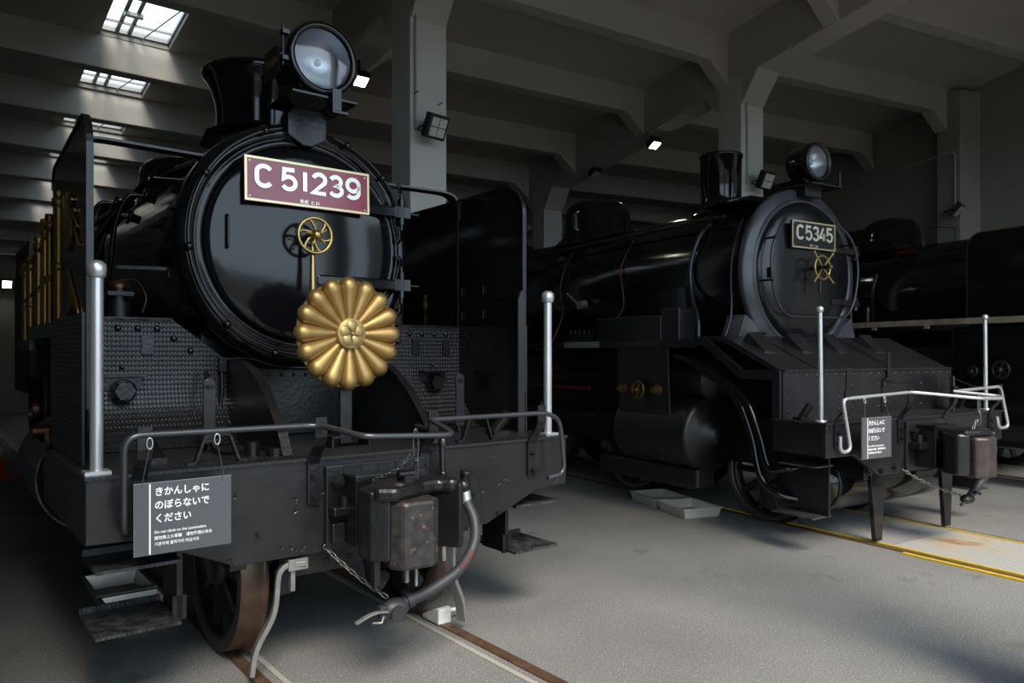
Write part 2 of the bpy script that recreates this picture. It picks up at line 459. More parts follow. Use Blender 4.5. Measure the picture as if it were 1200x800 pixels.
for i, (r0, r1) in enumerate(SKY):
    w = thing('window_%d' % (i+1), 'square rooflight letting in white daylight above the C51 engine', 'skylight')
    del w['category']; w['kind'] = 'structure'
    a0, a1 = SKA; hgt = .1; t = .06
    m = MB()
    def wall(ra, aa, rb, ab, na, nr):
        A, B = PW(ra, aa), PW(rb, ab)
        C, D = PW(rb+nr*t, ab+na*t), PW(ra+nr*t, aa+na*t)
        z = [slabz(ra), slabz(rb), slabz(rb), slabz(ra)]
        lo = [V(p.x, p.y, q) for p, q in zip((A, B, C, D), z)]; up = [V(p.x, p.y, q+hgt) for p, q in zip((A, B, C, D), z)]
        m.hexa(lo + up)
    wall(r0, a0, r0, a1, 0, -1); wall(r1, a0, r1, a1, 0, 1)
    wall(r0, a0, r1, a0, -1, 0); wall(r0, a1, r1, a1, 1, 0)
    m.build('curb', CURB, w)
    fr = MB()
    def bar(ra, aa, rb, ab, th=.05, dz=0):
        fr.tube([PW(ra, aa, slabz(ra)+hgt+dz), PW(rb, ab, slabz(rb)+hgt+dz)], 0, flat=(th, th))
    am = (a0+a1)/2
    bar(r0, a0, r0, a1); bar(r1, a0, r1, a1); bar(r0, a0, r1, a0); bar(r0, a1, r1, a1)
    bar(r1-.3, a0, r1-.3, a1, .03, -.02)
    fr.build('frame', ALU, w)
    mm = MB()
    for da in (-.06, .10): mm.tube([PW(r0, am+da+.14, slabz(r0)+hgt-.0), PW(r1, am+da+.14, slabz(r1)+hgt-.0)], 0, flat=(.05, .03))
    for q in (.55,): 
        rr = r0 + (r1-r0)*q
        mm.tube([PW(rr, am+.02, slabz(rr)+hgt-.04), PW(rr, am+.26, slabz(rr)+hgt-.04)], 0, flat=(.08, .05))
    mm.tube([PW(r0, a0, slabz(r0)+hgt-.05), PW(r1, am-.08, slabz(r1)+hgt-.05)], .010, 6)
    mm.build('opening_gear', ALU, w)
    g = [(r0,a0),(r0,a1),(r1,a1),(r1,a0)]
    MB().hexa([PW(r, a, slabz(r)+hgt+.03) for r, a in g] + [PW(r, a, slabz(r)+hgt+.036) for r, a in g]).build('pane', SKYG, w)

# ---- columns, girders and cross beams
CW = .23
def column(r, a, zt, name='column'):
    m = MB().box(-CW, CW, -CW, CW, 0, zt)
    o = m.build(name, CONC, bev=.015, loc=PW(r, a), rot=(0, 0, rad(a)))
    struct(o); return o
COLR = [50.75, 56.25, 61.6]
GD = .75
for a in (LA, LB, LD):
    for r in [R_FRONT] + COLR: column(r, a, slabz(r)-GD+.06)['label'] = 'square grey concrete column between the engine stalls'
for r in [R_FRONT] + COLR:
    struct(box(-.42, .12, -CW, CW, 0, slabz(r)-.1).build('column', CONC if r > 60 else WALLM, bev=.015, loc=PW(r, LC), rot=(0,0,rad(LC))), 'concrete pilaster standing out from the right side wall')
GD = .75
def girder(a, x0, x1):
    # soffit polygon in (r, z) with haunches either side of each column
    for i, (ra, rb) in enumerate(zip([R_FRONT] + COLR, COLR + [R_BACK])):
        top = [(ra, slabz(ra)+.05), (rb, slabz(rb)+.05)]
        h0, h1 = ra+CW-.02, rb-CW+.02
        bot = [(h1, slabz(h1)-GD-.42), (h1-.34, slabz(h1-.34)-GD), (h0+.34, slabz(h0+.34)-GD), (h0, slabz(h0)-GD-.42)]
        poly = [(ra, slabz(ra)-GD)][:0] + top + [(rb, slabz(rb)-GD)] + bot + [(ra, slabz(ra)-GD)]
        m = MB().prism(poly, 'x', x0, x1)
        struct(m.build('girder', CEIL, bev=.015, loc=PW(0, a), rot=(0,0,rad(a))), 'deep concrete roof girder with haunches at the columns')
for a in (LA, LB, LD): girder(a, -CW+.006, CW-.006)
BEAMR = [45.1, 47.05, 49.0, 50.92, 52.88, 54.98, 56.78, 58.45, 60.1, 61.52, 63.2, 64.9, 66.5]
for a0, a1 in ((LA, LD), (LB, LA), (LC, LB)):
    for r in BEAMR:
        am = (a0+a1)/2; hw = r*sin(rad(3.0)); rc = r*cos(rad(3.0))
        z = slabz(rc)+.05; d = .48; e = CW; e1 = e if a0 != LC else (.42 if r in (50.92, 56.78, 61.52) else -.08)
        poly = [(-hw, z), (hw, z), (hw, z-d), (hw-e1, z-d-.32), (hw-e1-.38, z-d), (-hw+e+.38, z-d), (-hw+e, z-d-.32), (-hw, z-d)]
        struct(MB().prism(poly, 'y', -.12, .12).build('roof_beam', CEIL, bev=.012, loc=PW(rc, am), rot=(0,0,rad(am))), 'concrete cross beam under the roof slab')
# ---- walls
def radial_wall(name, a, r0, r1, off, mt):
    m = MB().prism([(r0, 0), (r1, 0), (r1, slabz(r1)+.1), (r0, slabz(r0)+.1)], 'x', off, off+.2)
    return struct(m.build(name, mt, loc=PW(0, a), rot=(0,0,rad(a))))
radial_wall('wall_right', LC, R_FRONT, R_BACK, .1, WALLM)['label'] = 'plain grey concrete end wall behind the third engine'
struct(MB().box(.1, .3, 38.0, R_FRONT, 0, 6.0).build('added_reflection_wall', WALLM, loc=PW(0, LC), rot=(0,0,rad(LC))), 'added unseen wall outside that darkens the reflection in the C53 door')  # added out of view to keep bright sky off the C53 door
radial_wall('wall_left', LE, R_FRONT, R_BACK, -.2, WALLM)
def chord_wall(name, r, a0, a1, z0, z1, mt, t=.2):
    am = (a0+a1)/2; hw = r*sin(rad((a1-a0)/2)); rc = r*cos(rad((a1-a0)/2))
    return struct(box(-hw, hw, 0, t, z0, z1).build(name, mt, loc=PW(rc, am), rot=(0,0,rad(am))))
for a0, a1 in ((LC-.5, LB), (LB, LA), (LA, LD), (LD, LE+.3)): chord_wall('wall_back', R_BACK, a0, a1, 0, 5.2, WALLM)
for i, (a0, a1) in enumerate(((LC, LB), (LB, LA), (LA, LD), (LD, LE))):
    chord_wall('wall_front_lintel', R_FRONT-.1, a0, a1, 5.2, slabz(R_FRONT)+.05, CONC)
chord_wall('door_1', R_FRONT-.1, LD, LE, 0, 5.2, DARKD)
# ---- tracks
def rail(axis, x, y0, y1, lab):
    g = thing('rail', lab, 'rail', *axis, group='rails set in the floor')
    box(x-.033, x+.033, y0, y1, -.05, .008).build('rail_head', RUST, g)
    s = -1 if x > 0 else 1
    a, b = sorted((x+s*.08, x+s*.11))
    box(a, b, y0, y1, -.05, .005).build('guard_strip', WALLM, g)
O1 = ((-.712, 3.963, 0), rad(38.2)); O2 = ((3.57, 6.58, 0), rad(31.7)); O3 = ((7.54, 9.09, 0), rad(26.2))
for O, en in ((O1, 'C51'), (O2, 'C53'), (O3, 'third')):
    for x in (-.566, .566):
        rail(O, x, -12, 18, {('C51',-1): 'rusty rail under the C51 wheel beside the bent guard iron', ('C51',1): 'rusty rail with the white wheel chock on it under the C51 engine', ('C53',-1): 'rail on the drip pan side of the yellow edged pit cover', ('C53',1): 'rail on the far wall side of the yellow edged pit cover', ('third',-1): 'rail under the third engine on the side towards the C53 engine', ('third',1): 'rail under the third engine close to the side wall'}[(en, -1 if x < 0 else 1)])
# ---- inspection pit cover in the second stall
pc = thing('pit_cover', 'chequered steel inspection pit cover with yellow painted edges and rust stains', 'pit cover', *O2)
for i, (y0, y1) in enumerate(((-3.3, -1.62), (-1.6, -.02), (0, 1.4), (1.42, 2.8))):
    box(-.49, .49, y0, y1, .0, .012).build('plate', PITRUST if i < 2 else PITGREY, pc)
for s in (-1, 1):
    box(s*.51-.014, s*.51+.014, -3.3, 2.8, .0, .018).build('yellow_edge', YELLOW, pc)
box(-.655, -.615, -3.3, -.2, 0, .014).build('yellow_edge', YELLOW, pc)
# ---- lamps and conduits
def floodlight(name, label, loc, rz, tilt, on=False, size=.26, arm=True):
    f = thing(name, label, 'floodlight', loc, rz)
    h = size/2
    R = Matrix.Rotation(tilt, 4, 'X')
    MB().box(-h, h, -.05, .05, -h, h).move(R).build('housing', LAMPB, f, bev=.012)
    m = MB()
    for k in range(5): m.box(-h*.8, h*.8, .05, .085, -h*.75 + k*h*.36, -h*.7 + k*h*.36)
    m.move(R).build('cooling_fins', LAMPB, f)
    q = h*.40
    for sx in (-1, 1):
        for sz in (-1, 1):
            MB().box(sx*h*.40-q*.9, sx*h*.40+q*.9, -.056, -.05, sz*h*.40-q*.9, sz*h*.40+q*.9).move(R).build('led_panel', LAMPON if on else LAMPOFF, f)
    if arm:
        m = MB(); 
        for s in (-1, 1): m.tube([(s*(h+.012), 0, 0), (s*(h+.012), .14, -.02), (0, .20, -.02)], 0, flat=(.03, .008))
        m.build('bracket', LAMPB, f)
    return f
def conduit(name, label, pts, r=.016):
    tag(MB().tube(fillet(pts, .12), r, 8).build(name, CONDUIT), label, 'conduit')
def loc_of(a, r, x, y, z): 
    p = PW(r, a); A = rad(a); return V(p.x + cos(A)*x - sin(A)*y, p.y + sin(A)*x + cos(A)*y, z)
floodlight('floodlight', 'unlit square LED floodlight on the big column beside the C51 engine', loc_of(LA, 50.75, -.05, -.47, 4.05), rad(LA+10), rad(25))
conduit('conduit', 'thin grey conduit running down the big column to its floodlight', [loc_of(LA,50.75,-.17,-.25,5.95), loc_of(LA,50.75,-.17,-.25,5.2), loc_of(LA,50.75,-.17,-.25,4.05)])
conduit('conduit', 'thin cable along the girder behind the big column', [loc_of(LA,50.75,-.19,.65,slabz(51.4)-GD-.012), loc_of(LA,50.75,-.19,1.7,slabz(52.45)-GD-.012)], .010)
for x, z, w in ((-.18, 4.45, 'crossing the conduit'), (.12, 4.38, 'away from the conduit')):
    tag(MB().cyl(loc_of(LA,50.75,x,-.22,z), loc_of(LA,50.75,x,-.33,z+.0), .01, n=8).build('wall_peg', CONDUIT), 'short metal peg on the big column above its floodlight, ' + w, 'peg', 'pegs on the big column')
floodlight('floodlight', 'unlit square LED floodlight beside the chimney of the C53 engine', loc_of(LB, 50.75, .0, -.48, 4.12), rad(LB+6), rad(25))
conduit('conduit', 'thin grey conduit on the column behind the C53 chimney', [loc_of(LB,50.75,-.15,-.25,5.55), loc_of(LB,50.75,-.12,-.25,4.95), loc_of(LB,50.75,-.12,-.25,4.1)])
conduit('conduit', 'thin cable along the girder above the C53 boiler', [loc_of(LB,50.75,-.19,.65,slabz(51.4)-GD-.012), loc_of(LB,50.75,-.19,3.6,slabz(54.35)-GD-.012)], .010)
floodlight('floodlight', 'unlit square LED floodlight on the pilaster of the right wall', loc_of(LC, 50.75, -.62, -.3, 4.12), rad(LC+25), rad(40))
conduit('conduit', 'thin grey conduit running down the wall pilaster to its floodlight', [loc_of(LC,50.75,-.43,.9,5.15), loc_of(LC,50.75,-.45,-.15,5.2), loc_of(LC,50.75,-.45,-.15,4.15)])
conduit('conduit', 'thin cable running high along the right side wall', [loc_of(LC,50.75,.08,-6,5.8), loc_of(LC,50.75,.08,-.6,5.1), loc_of(LC,50.75,.08,-.3,5.05)], .01)
def ceiling_lamp(label, a, r, z, on):
    f = thing('ceiling_lamp', label, 'ceiling lamp', loc_of(a, r, .0, 0, z), rad(a))
    zg = slabz(r)-GD - z
    MB().cyl((0,0,.1), (0,0,zg+.02), .02, n=8).build('stem', LAMPB, f)
    MB().lathe([(0,.14),(.06,.14),(.1,.08),(.15,0),(.15,-.02),(0,-.02)], n=20).build('housing', LAMPB, f)
    MB().lathe([(0,-.026),(.12,-.026),(.12,-.021),(0,-.021)], n=20).build('led_panel', LAMPON if on else LAMPOFF, f)
def panel_lamp(label, a, r, z, on, tilt=62):
    f = floodlight('floodlight', label, loc_of(a, r, 0, 0, z), rad(a), rad(tilt), on, .2, False)
    MB().cyl((0,.03,.0), (0,.05,slabz(r)-GD-z+.02), .02, n=8).build('stem', LAMPB, f)
panel_lamp('small lit lamp hanging under the roof girder beside the C51 headlamp', LA, 52.35, 5.19, True)
panel_lamp('small lit lamp hanging under the roof girder above the C53 boiler', LB, 52.75, 5.26, True)
panel_lamp('small unlit lamp hanging under the roof girder above the C53 dome', LB, 54.5, 5.12, False)
f = floodlight('floodlight', 'small lit lamp on the far back wall of the C51 stall', loc_of(38.11, R_BACK-.35, 0, 0, 3.5), rad(38.11), rad(35), True, .26)
# ---- small things on the floor
def pan(label, loc, rz, L=.62, Wd=.42, h=.10, group=None):
    p = thing('drip_pan', label, 'drip pan', loc, rz, group)
    a, b = L/2, Wd/2; t = .008
    q = .018                                   # the walls taper inwards to the bottom
    def ring(x, y, z): return [(-x,-y,z),(x,-y,z),(x,y,z),(-x,y,z)]
    lv = [ring(a-q-t, b-q-t, .006), ring(a-t, b-t, h), ring(a+.014, b+.014, h), ring(a+.014, b+.014, h-.010), ring(a, b, h-.010), ring(a-q, b-q, 0)]
    vs = [v for r_ in lv for v in r_]; fs = [(0,1,2,3), (23,22,21,20)]
    for n_ in range(5):
        for k in range(4):
            l = (k+1) % 4; fs.append((4*n_+k, 4*n_+l, 4*n_+4+l, 4*n_+4+k))
    MB().add(vs, fs).build('tray', STAIN, p)
    return p
pan('stainless drip pan on the floor beside the C53 leading wheel, further from the wheel', (1.59, 8.19, 0), rad(110), .50, .42, .095)
pan('stainless drip pan on the floor beside the C53 leading wheel, close against the wheel', (1.785, 7.655, 0), rad(110), .50, .42, .095)
def at1(x, y, z=0.):
    return V(O1[0][0] + cos(O1[1])*x - sin(O1[1])*y, O1[0][1] + sin(O1[1])*x + cos(O1[1])*y, z)
pan('stainless drip pan on the floor just behind the lower left step of the C51 engine', at1(-.835, 1.42), O1[1]+rad(90), .5, .33, .10)
pan('stainless drip pan on the floor second behind the left steps of the C51 engine', at1(-.835, 2.0), O1[1]+rad(90), .52, .33, .10)
c = thing('traffic_cone', 'orange traffic cone standing on the dark floor left of the C51 engine', 'traffic cone', (-6.62, 9.7, 0))
MB().box(-.19, .19, -.19, .19, 0, .03).build('base', ORANGE, c, bev=.01)
MB().lathe([(.13,.03),(.03,.68),(.0,.69)], n=20).build('cone_body', ORANGE, c)
MB().lathe([(.093,.30),(.069,.45)], n=20).build('white_band', WHITE, c)
k = thing('wheel_chock', 'white painted wheel chock sitting on the rail under the C51 coupler', 'wheel chock', at1(.566, .30), O1[1])
MB().prism([(-.09,.008),(.09,.008),(.09,.03),(-.06,.10),(-.09,.10)], 'x', -.045, .045).build('block', CHOCK, k, bev=.006)
MB().cyl((.045,-.03,.06), (.16,-.05,.06), .012, n=8).build('pin', CHOCK, k)

# ================================================================ shared locomotive parts
def spoked_wheel(parent, x, y, R, s, nsp=10, tirew=.13, box_hub=True, name='wheel', tread=None):
    """wheel on side s with its outer face outwards; hierarchy wheel > tyre, hub"""
    xo = x + s*tirew/2; xi = x - s*tirew/2
    w = MB()
    rim = R*.86
    for k in range(nsp):
        a = 2*PI*k/nsp
        p0 = V(x, y + cos(a)*R*.2, R + sin(a)*R*.2); p1 = V(x, y + cos(a)*rim, R + sin(a)*rim)
        w.tube([p0, p1], 0, flat=(.07, .05))
    ax = (s, 0, 0)
    w.lathe([(R*.80,-.05),(R*.80,.05),(rim,.05),(rim,-.05),(R*.80,-.05)], (x,y,R), ax, 40)
    wo = w.build(name, DULL, parent)
    t = MB().lathe([(rim,-tirew/2),(R+.025,-tirew/2),(R+.025,-tirew/2+.025),(R,-tirew/2+.04),(R-.004,tirew/2)], (x,y,R+.008), ax, 56)
    t.build('tyre', tread or TIRE, wo)
    MB().lathe([(R-.004,tirew/2),(rim,tirew/2),(rim,.04)], (x,y,R+.008), ax, 56).build('tyre_side', TIREF, wo)
    MB().lathe([(R*.24,-.06),(R*.24,.05),(R*.2,.075),(0,.075)], (x,y,R), ax, 24).build('hub', HUB, wo)
    return wo
def bolt(m, p, ax, r=.014, h=.014):
    p = Vector(p); ax = Vector(ax)
    m.lathe([(r,0),(r,h),(0,h)], p, ax, 6, False); m.lathe([(r*.5,h),(r*.5,h+.012),(0,h+.012)], p, ax, 8, False)
def rivet(m, p, ax, r=.012):
    m.lathe([(r,0),(r*.8,r*.45),(0,r*.65)], Vector(p), Vector(ax), 8)
def chain(parent, name, pts, mt, r=.0035, ln=.034, wd=.011):
    P = smoothpath(pts, 10); L = [0]
    for a, b in zip(P, P[1:]): L.append(L[-1] + (b-a).length)
    n = max(3, int(L[-1]/(ln*.76)))
    root = None; me = None
    prof = [(cos(t)*wd*.6, (1 if sin(t) > 0 else -1)*(ln/2-wd*.6) + sin(t)*wd*.6) for t in [2*PI*(i+.5)/12 for i in range(12)]]
    src = MB().tube([(x, y, 0) for x, y in prof], r, 6, closed=True)
    holder = None
    for i in range(n):
        d = L[-1]*(i+.5)/n; j = max(k for k in range(len(L)) if L[k] <= d); j = min(j, len(P)-2)
        t = (d-L[j])/max(1e-6, L[j+1]-L[j]); p = P[j].lerp(P[j+1], t); T = (P[j+1]-P[j]).normalized()
        q = T.to_track_quat('Y', 'Z'); e = (q.to_matrix() @ Matrix.Rotation(PI/2*(i % 2), 3, 'Y')).to_euler()
        if holder is None:
            holder = src.build(name, mt, parent, loc=p, rot=e); me = holder; inv = None
        else:
            o = bpy.data.objects.new('link', me.data); COL.objects.link(o); o.parent = parent
            o.location = p; o.rotation_euler = e; o.parent = parent
            o.parent = holder
            Mh = Matrix.LocRotScale(holder.location, holder.rotation_euler, None)
            o.matrix_local = Mh.inverted() @ Matrix.LocRotScale(p, e, None)
    return holder
def handwheel(parent, name, c, R, r, nsp, mt, ax=(0,-1,0), curve=0., hub=.035, knob=True):
    ax = Vector(ax); u = V(1,0,0) if abs(ax.x) < .5 else V(0,1,0); w = ax.cross(u)
    c = Vector(c); m = MB()
    m.tube([c + (u*cos(t)+w*sin(t))*R for t in [2*PI*i/32 for i in range(32)]], r, 10, closed=True)
    o = m.build(name, mt, parent)
    sp = MB()
    for k in range(nsp):
        a = 2*PI*k/nsp + .3
        pts = [c - ax*.004 + (u*cos(a+curve*q)+w*sin(a+curve*q))*R*(.15+.85*q) for q in (0,.35,.7,1)]
        sp.tube(pts, [r*1.1, r*.85, r*.8, r*1.1], 8)
    sp.build('spokes', mt, o)
    if hub: MB().sphere(c + ax*.02, hub, 16).build('hub', mt, o)
    return o
def numplate(parent, chars, sub, c, w, h, hch, sw, gaps, mbase, mtext, tilt=0., subsz=.026):
    """raised number plate facing -y; plate > border, numerals"""
    x0, y0, z0 = c
    p = box(-w/2, w/2, -.012, .012, -h/2, h/2).build('number_plate', mbase, parent, bev=.003, loc=c, rot=(tilt, 0, 0))
    b = MB(); t = .014
    b.box(-w/2, w/2, -.018, -.011, h/2-t, h/2); b.box(-w/2, w/2, -.018, -.011, -h/2, -h/2+t)
    b.box(-w/2, -w/2+t, -.018, -.011, -h/2+t, h/2-t); b.box(w/2-t, w/2, -.018, -.011, -h/2+t, h/2-t)
    b.build('border', PLATEBORDER, p)
    gl = [glyph(ch, hch, sw, .008) for ch in chars]
    for (g, gw), x, ch in zip(gl, gaps, chars):
        g.build('numeral', mtext, p, loc=(x - gw/2, -.011, -hch/2 + h*.08))
    text('small_lettering', sub, subsz, mtext, p, Matrix.Translation((0, -.013, -h/2+.022)) @ FRONT, .001, .0006, 'CENTER', 1.1)
    sc = MB()
    for sx in (-1, 1):
        for sz in (-1, 1): sc.cyl((sx*(w/2-.03), -.012, sz*(h/2-.028)), (sx*(w/2-.03), -.015, sz*(h/2-.028)), .005, n=8)
    sc.build('screws', PLATEBORDER, p, kind='stuff')
    return p
def safety_sign(label, O, x0, x1, z0, z1, y, yaw=0., portrait=False, rope=1.26):
    s = thing('safety_sign', label, 'sign', O[0], O[1])
    w, h = x1-x0, z1-z0
    bd = box(x0, x1, y-.003, y+.003, z0, z1).build('board', SIGN, s)
    box(x0-.0015, x1+.0015, y+.003, y+.005, z0-.0015, z1+.0015).build('backing_edge', SIGNE, bd)
    k = h/.295; tx = x0 + (.075*k if not portrait else .072)
    box(x0 + .055*k, x0 + .061*k, y-.0042, y-.0028, z0+.003, z1-.003).build('stripe', WHITE, bd)
    lines = [('きかんしゃに', .0395, .255), ('のぼらないで', .0395, .200), ('ください', .0395, .145), ('Do not climb on the Locomotive', .0165, .098), ('請勿爬上火車頭    请勿攀爬火车头', .0165, .073), ('기관차에 올라가지 마십시오', .0165, .048)]
    sx = min(1, (x1 - tx - .012)/(.30*k)) if portrait else 1.
    for t, sz, zz in lines:
        text('lettering', t, sz*k, WHITE, bd, Matrix.Translation((tx, y-.0035, z0 + (zz-.012)*k)) @ FRONT @ Matrix.Diagonal((.93*sx,1,1,1)), .0006, (.0004 if portrait else .0008) if sz > .03 else .0002)
    for q in ((.085, .915)):
        xc = x0 + w*q
        MB().tube([(xc, y, z1-.03*k), (xc-.006, y-.004, z1-.015), (xc, y+.0, z1+.02), (xc+.03 if q < .5 else xc-.02, y+.02, rope-.05)], .0016, 6).build('cord', CORD, s)
        xl = xc+.03 if q < .5 else xc-.02
        MB().tube([(xl + .012*cos(t), y+.02, rope-.035 + .024*sin(t)) for t in [2*PI*i/12 for i in range(12)]], .0035, 6, closed=True).build('ring', LINK, s)
    return s
# ================================================================ engine in the near stall (number C51239)
E1 = thing('steam_locomotive', 'glossy black steam locomotive with crimson C51239 plate and gold chrysanthemum on its front', 'locomotive', *O1)
ZC = 2.275
# smokebox, boiler, ring, door
MB().lathe([(.70,1.02),(.70,3.3),(.66,3.35),(.66,6.2),(.74,7.0),(.74,8.2),(0,8.2)], (0,0,ZC), (0,1,0), 72).build('boiler', BLACK, E1)
MB().lathe([(.598,.955),(.610,.935),(.632,.93),(.645,.942),(.655,.942),(.662,.928),(.685,.922),(.715,.932),(.738,.955),(.750,.985),(.752,1.03),(.735,1.045),(.70,1.045)], (0,0,ZC), (0,1,0), 96).build('smokebox_ring', DOOR, E1)
dr = MB().lathe([(0,.868),(.15,.870),(.3,.878),(.42,.889),(.52,.903),(.57,.913),(.588,.922),(.596,.94),(.597,.965)], (0,0,ZC), (0,1,0), 96).build('smokebox_door', DOOR, E1)
# door furniture
MB().tube(fillet([(-.485,.90,2.40),(-.485,.865,2.40),(-.485,.865,2.215),(-.485,.90,2.215)], .015), .008, 8).build('grab_handle', BLACK, dr)
for z in (2.545, 2.06):
    h = MB().box(.06 if z < 2.3 else .40, .62, .862, .885, z-.035, z+.035)
    ho = h.build('hinge_strap', BLACK, dr, bev=.012)
    MB().cyl((.66,.885,z-.085), (.66,.885,z+.085), .026, n=14).box(.60,.72,.86,.92,z-.04,z+.04).cyl((.66,.885,z-.12),(.66,.885,z+.12),.014,n=10).build('hinge_knuckle', BLACK, E1, bev=.004)
    MB().tube(fillet([(.66,.905,z+.13),(.66,.895,z+.17),(.64,.905,z+.2)], .02), 0, flat=(.05,.015)).build('hinge_lug', BLACK, E1, bev=.005)
    MB().tube(fillet([(.66,.905,z-.13),(.66,.895,z-.17),(.64,.905,z-.2)], .02), 0, flat=(.05,.015)).build('hinge_lug', BLACK, E1, bev=.005)
    MB().cyl((.70,.90,z), (.80,.90,z), .012, n=8).build('hinge_pin', BLACK, E1)
hw = handwheel(E1, 'door_handwheel', (-.01,.745,2.312), .105, .0115, 6, BRASS, curve=.6, hub=.034)
m = MB()
for k in range(5):
    a = 2*PI*k/5+.5
    m.cyl((-.01,.717,2.312), (-.01+.062*cos(a),.713,2.312+.062*sin(a)), .0045, n=6).sphere((-.01+.062*cos(a),.713,2.312+.062*sin(a)), .008, 8)
m.build('locking_spider', BRASS, hw)
MB().cyl((-.01,.745,2.312), (-.01,.875,2.312), .022, n=14).build('spindle', BLACK, E1)
MB().tube([(-.015,.775,2.31),(-.015,.77,2.2),(-.015,.77,1.985)], [.012,.014,.020], 10).build('locking_lever', BRASS, E1)
# curved handrail round the ring
def ringrail(a0, a1, rr=.70, y=.875): return [(rr*cos(rad(a)), y, ZC+rr*sin(rad(a))) for a in [a0+(a1-a0)*i/30 for i in range(31)]]
MB().tube(ringrail(104, 264), .012, 8).build('ring_handrail', BLACK, E1)
MB().tube(ringrail(76, 34), .012, 8).build('ring_handrail', BLACK, E1)
for a in (112, 150, 186, 226, 253, 68, 43):
    x, z = .70*cos(rad(a)), ZC+.70*sin(rad(a))
    MB().sphere((x,.875,z), .026, 12).cyl((x,.875,z), (x,.93,z), .010, n=8).build('rail_knob', BLACK, E1)
numplate(E1, 'C51239', '形式  C 51', (-.005,.845,2.622), .795, .262, .142, .026, [-.283,-.132,-.03,.06,.168,.285], RED, CREAM, tilt=rad(-1.5))
for sx in (-.33, .32): MB().cyl((sx,.85,2.62),(sx,.91,2.62),.012,n=8).build('plate_stud', BLACK, E1)
# chimney
CHZ=-.085
MB().lathe([(r, h+CHZ) for r, h in [(.47,2.90),(.40,2.955),(.33,3.02),(.288,3.10),(.275,3.2),(.272,3.35),(.28,3.42),(.305,3.50),(.332,3.56),(.358,3.59),(.366,3.605),(.366,3.63),(.35,3.645),(.31,3.66),(.25,3.64),(.235,3.3)]], (0,1.75,0), (0,0,1), 56).build('chimney', BLACK, E1)
MB().tube([(-.42,1.5,2.93),(-.40,1.45,3.02),(-.30,1.35,3.06),(-.1,1.25,3.08)], 0, flat=(.10,.012)).build('chimney_apron', BLACK, E1)
# headlamp
hl = MB().lathe([(.215,.655),(.215,.70),(.205,.71),(.20,.73),(.20,.93),(.17,.985),(.10,1.02),(0,1.03)], (.0,0,3.345), (0,1,0), 48).build('headlamp', BLACK, E1)
MB().lathe([(.175,.648),(.18,.635),(.20,.632),(.215,.645),(.218,.67),(.212,.685)], (0,0,3.345), (0,1,0), 48).build('lens_rim', BLACK, hl)
MB().lathe([(.178,.665),(.15,.73),(.11,.775),(.05,.80),(0,.805)], (0,0,3.345), (0,1,0), 40).build('reflector', LENSREF, hl)
MB().sphere((0,.735,3.345), .022, 12).build('bulb', LAMPOFF, hl)
MB().lathe([(.178,.662),(.13,.651),(.07,.645),(0,.643),(0,.647),(.07,.649),(.13,.655),(.178,.668)][::1], (0,0,3.345), (0,1,0), 40).build('lens', LENSG, hl)
m = MB()
for z in (3.45, 3.30): m.box(-.245,-.205,.65,.70,z-.012,z+.012)
m.cyl((-.235,.675,3.26),(-.235,.675,3.49),.008,n=8); m.cyl((.222,.68,3.30),(.222,.68,3.36),.014,n=8)
m.build('lens_hinge', BLACK, hl)
nb = box(-.225,-.205,.78,1.0,3.26,3.42).build('side_number_board', BLACKPL, hl)
text('lettering', 'C51239', .058, BRASS, nb, Matrix.Translation((-.2265,.985,3.315)) @ Matrix.Rotation(rad(-90),4,'Z') @ FRONT, .0006, .0015)
m = MB().box(-.20,.21,.62,1.02,3.105,3.122); m.build('lamp_shelf', BLACK, E1, bev=.003)
m = MB()
for x in (-.15, .14): m.prism([(.72,3.12),(.98,3.12),(.93,3.25),(.76,3.25)], 'x', x-.008, x+.008)
m.build('lamp_cradle', BLACK, E1)
MB().box(.03,.085,.585,.60,3.03,3.16).box(.03,.13,.585,.62,3.02,3.035).build('lamp_iron', BLACK, E1)
MB().prism([(-.125,2.93),(-.125,3.06),(-.08,3.11),(.08,3.11),(.125,3.06),(.125,2.93),(.03,2.875),(-.03,2.875)], 'y', .875, 1.0).build('lamp_pedestal', SATIN, E1, bev=.008)
# domes and boiler fittings
MB().lathe([(.52,2.75),(.43,2.86),(.405,2.95),(.40,3.12),(.385,3.2),(.34,3.25),(.25,3.275),(0,3.285)], (0,3.45,0), (0,0,1), 40).build('sand_dome', BLACK, E1)
MB().lathe([(.46,2.80),(.40,2.9),(.39,3.1),(.35,3.19),(.25,3.23),(0,3.24)], (0,5.4,0), (0,0,1), 40).build('steam_dome', BLACK, E1)
MB().tube([(-.30,1.3,2.92),(-.50,1.9,2.85),(-.62,2.6,2.78),(-.70,6.5,2.70)], .022, 10).build('boiler_handrail', BLACK, E1)
for y, zz in ((1.75, 2.62), (2.2, 2.55), (2.7,2.72)):
    MB().lathe([(.0,-.02),(.055,-.02),(.055,0),(.03,.0),(.03,.06)], (-.72,y,zz), (.9,0,-.3), 16).tube(fillet([(-.74,y,zz),(-.84,y,zz),(-.90,y+.05,zz-.2),(-.92,y+.2,1.9)], .1), .016, 8).build('feed_pipe', BLACK, E1)
MB().cyl((-.55,1.35,2.66), (-.72,1.7,2.72), .018, n=8).sphere((-.72,1.7,2.72), .04, 12).tube([(-.72,1.7,2.72),(-.86,2.1,2.50),(-.98,2.7,2.25)], .022, 8).build('whistle_rod', BLACK, E1)
MB().cyl((-1.0,2.6,2.35), (-1.0,3.2,2.35), .19, n=24).lathe([(.19,0),(.15,-.05),(.06,-.06),(0,-.06)], (-1.0,2.6,2.35), (0,1,0), 24).build('feedwater_heater', BLACK, E1)
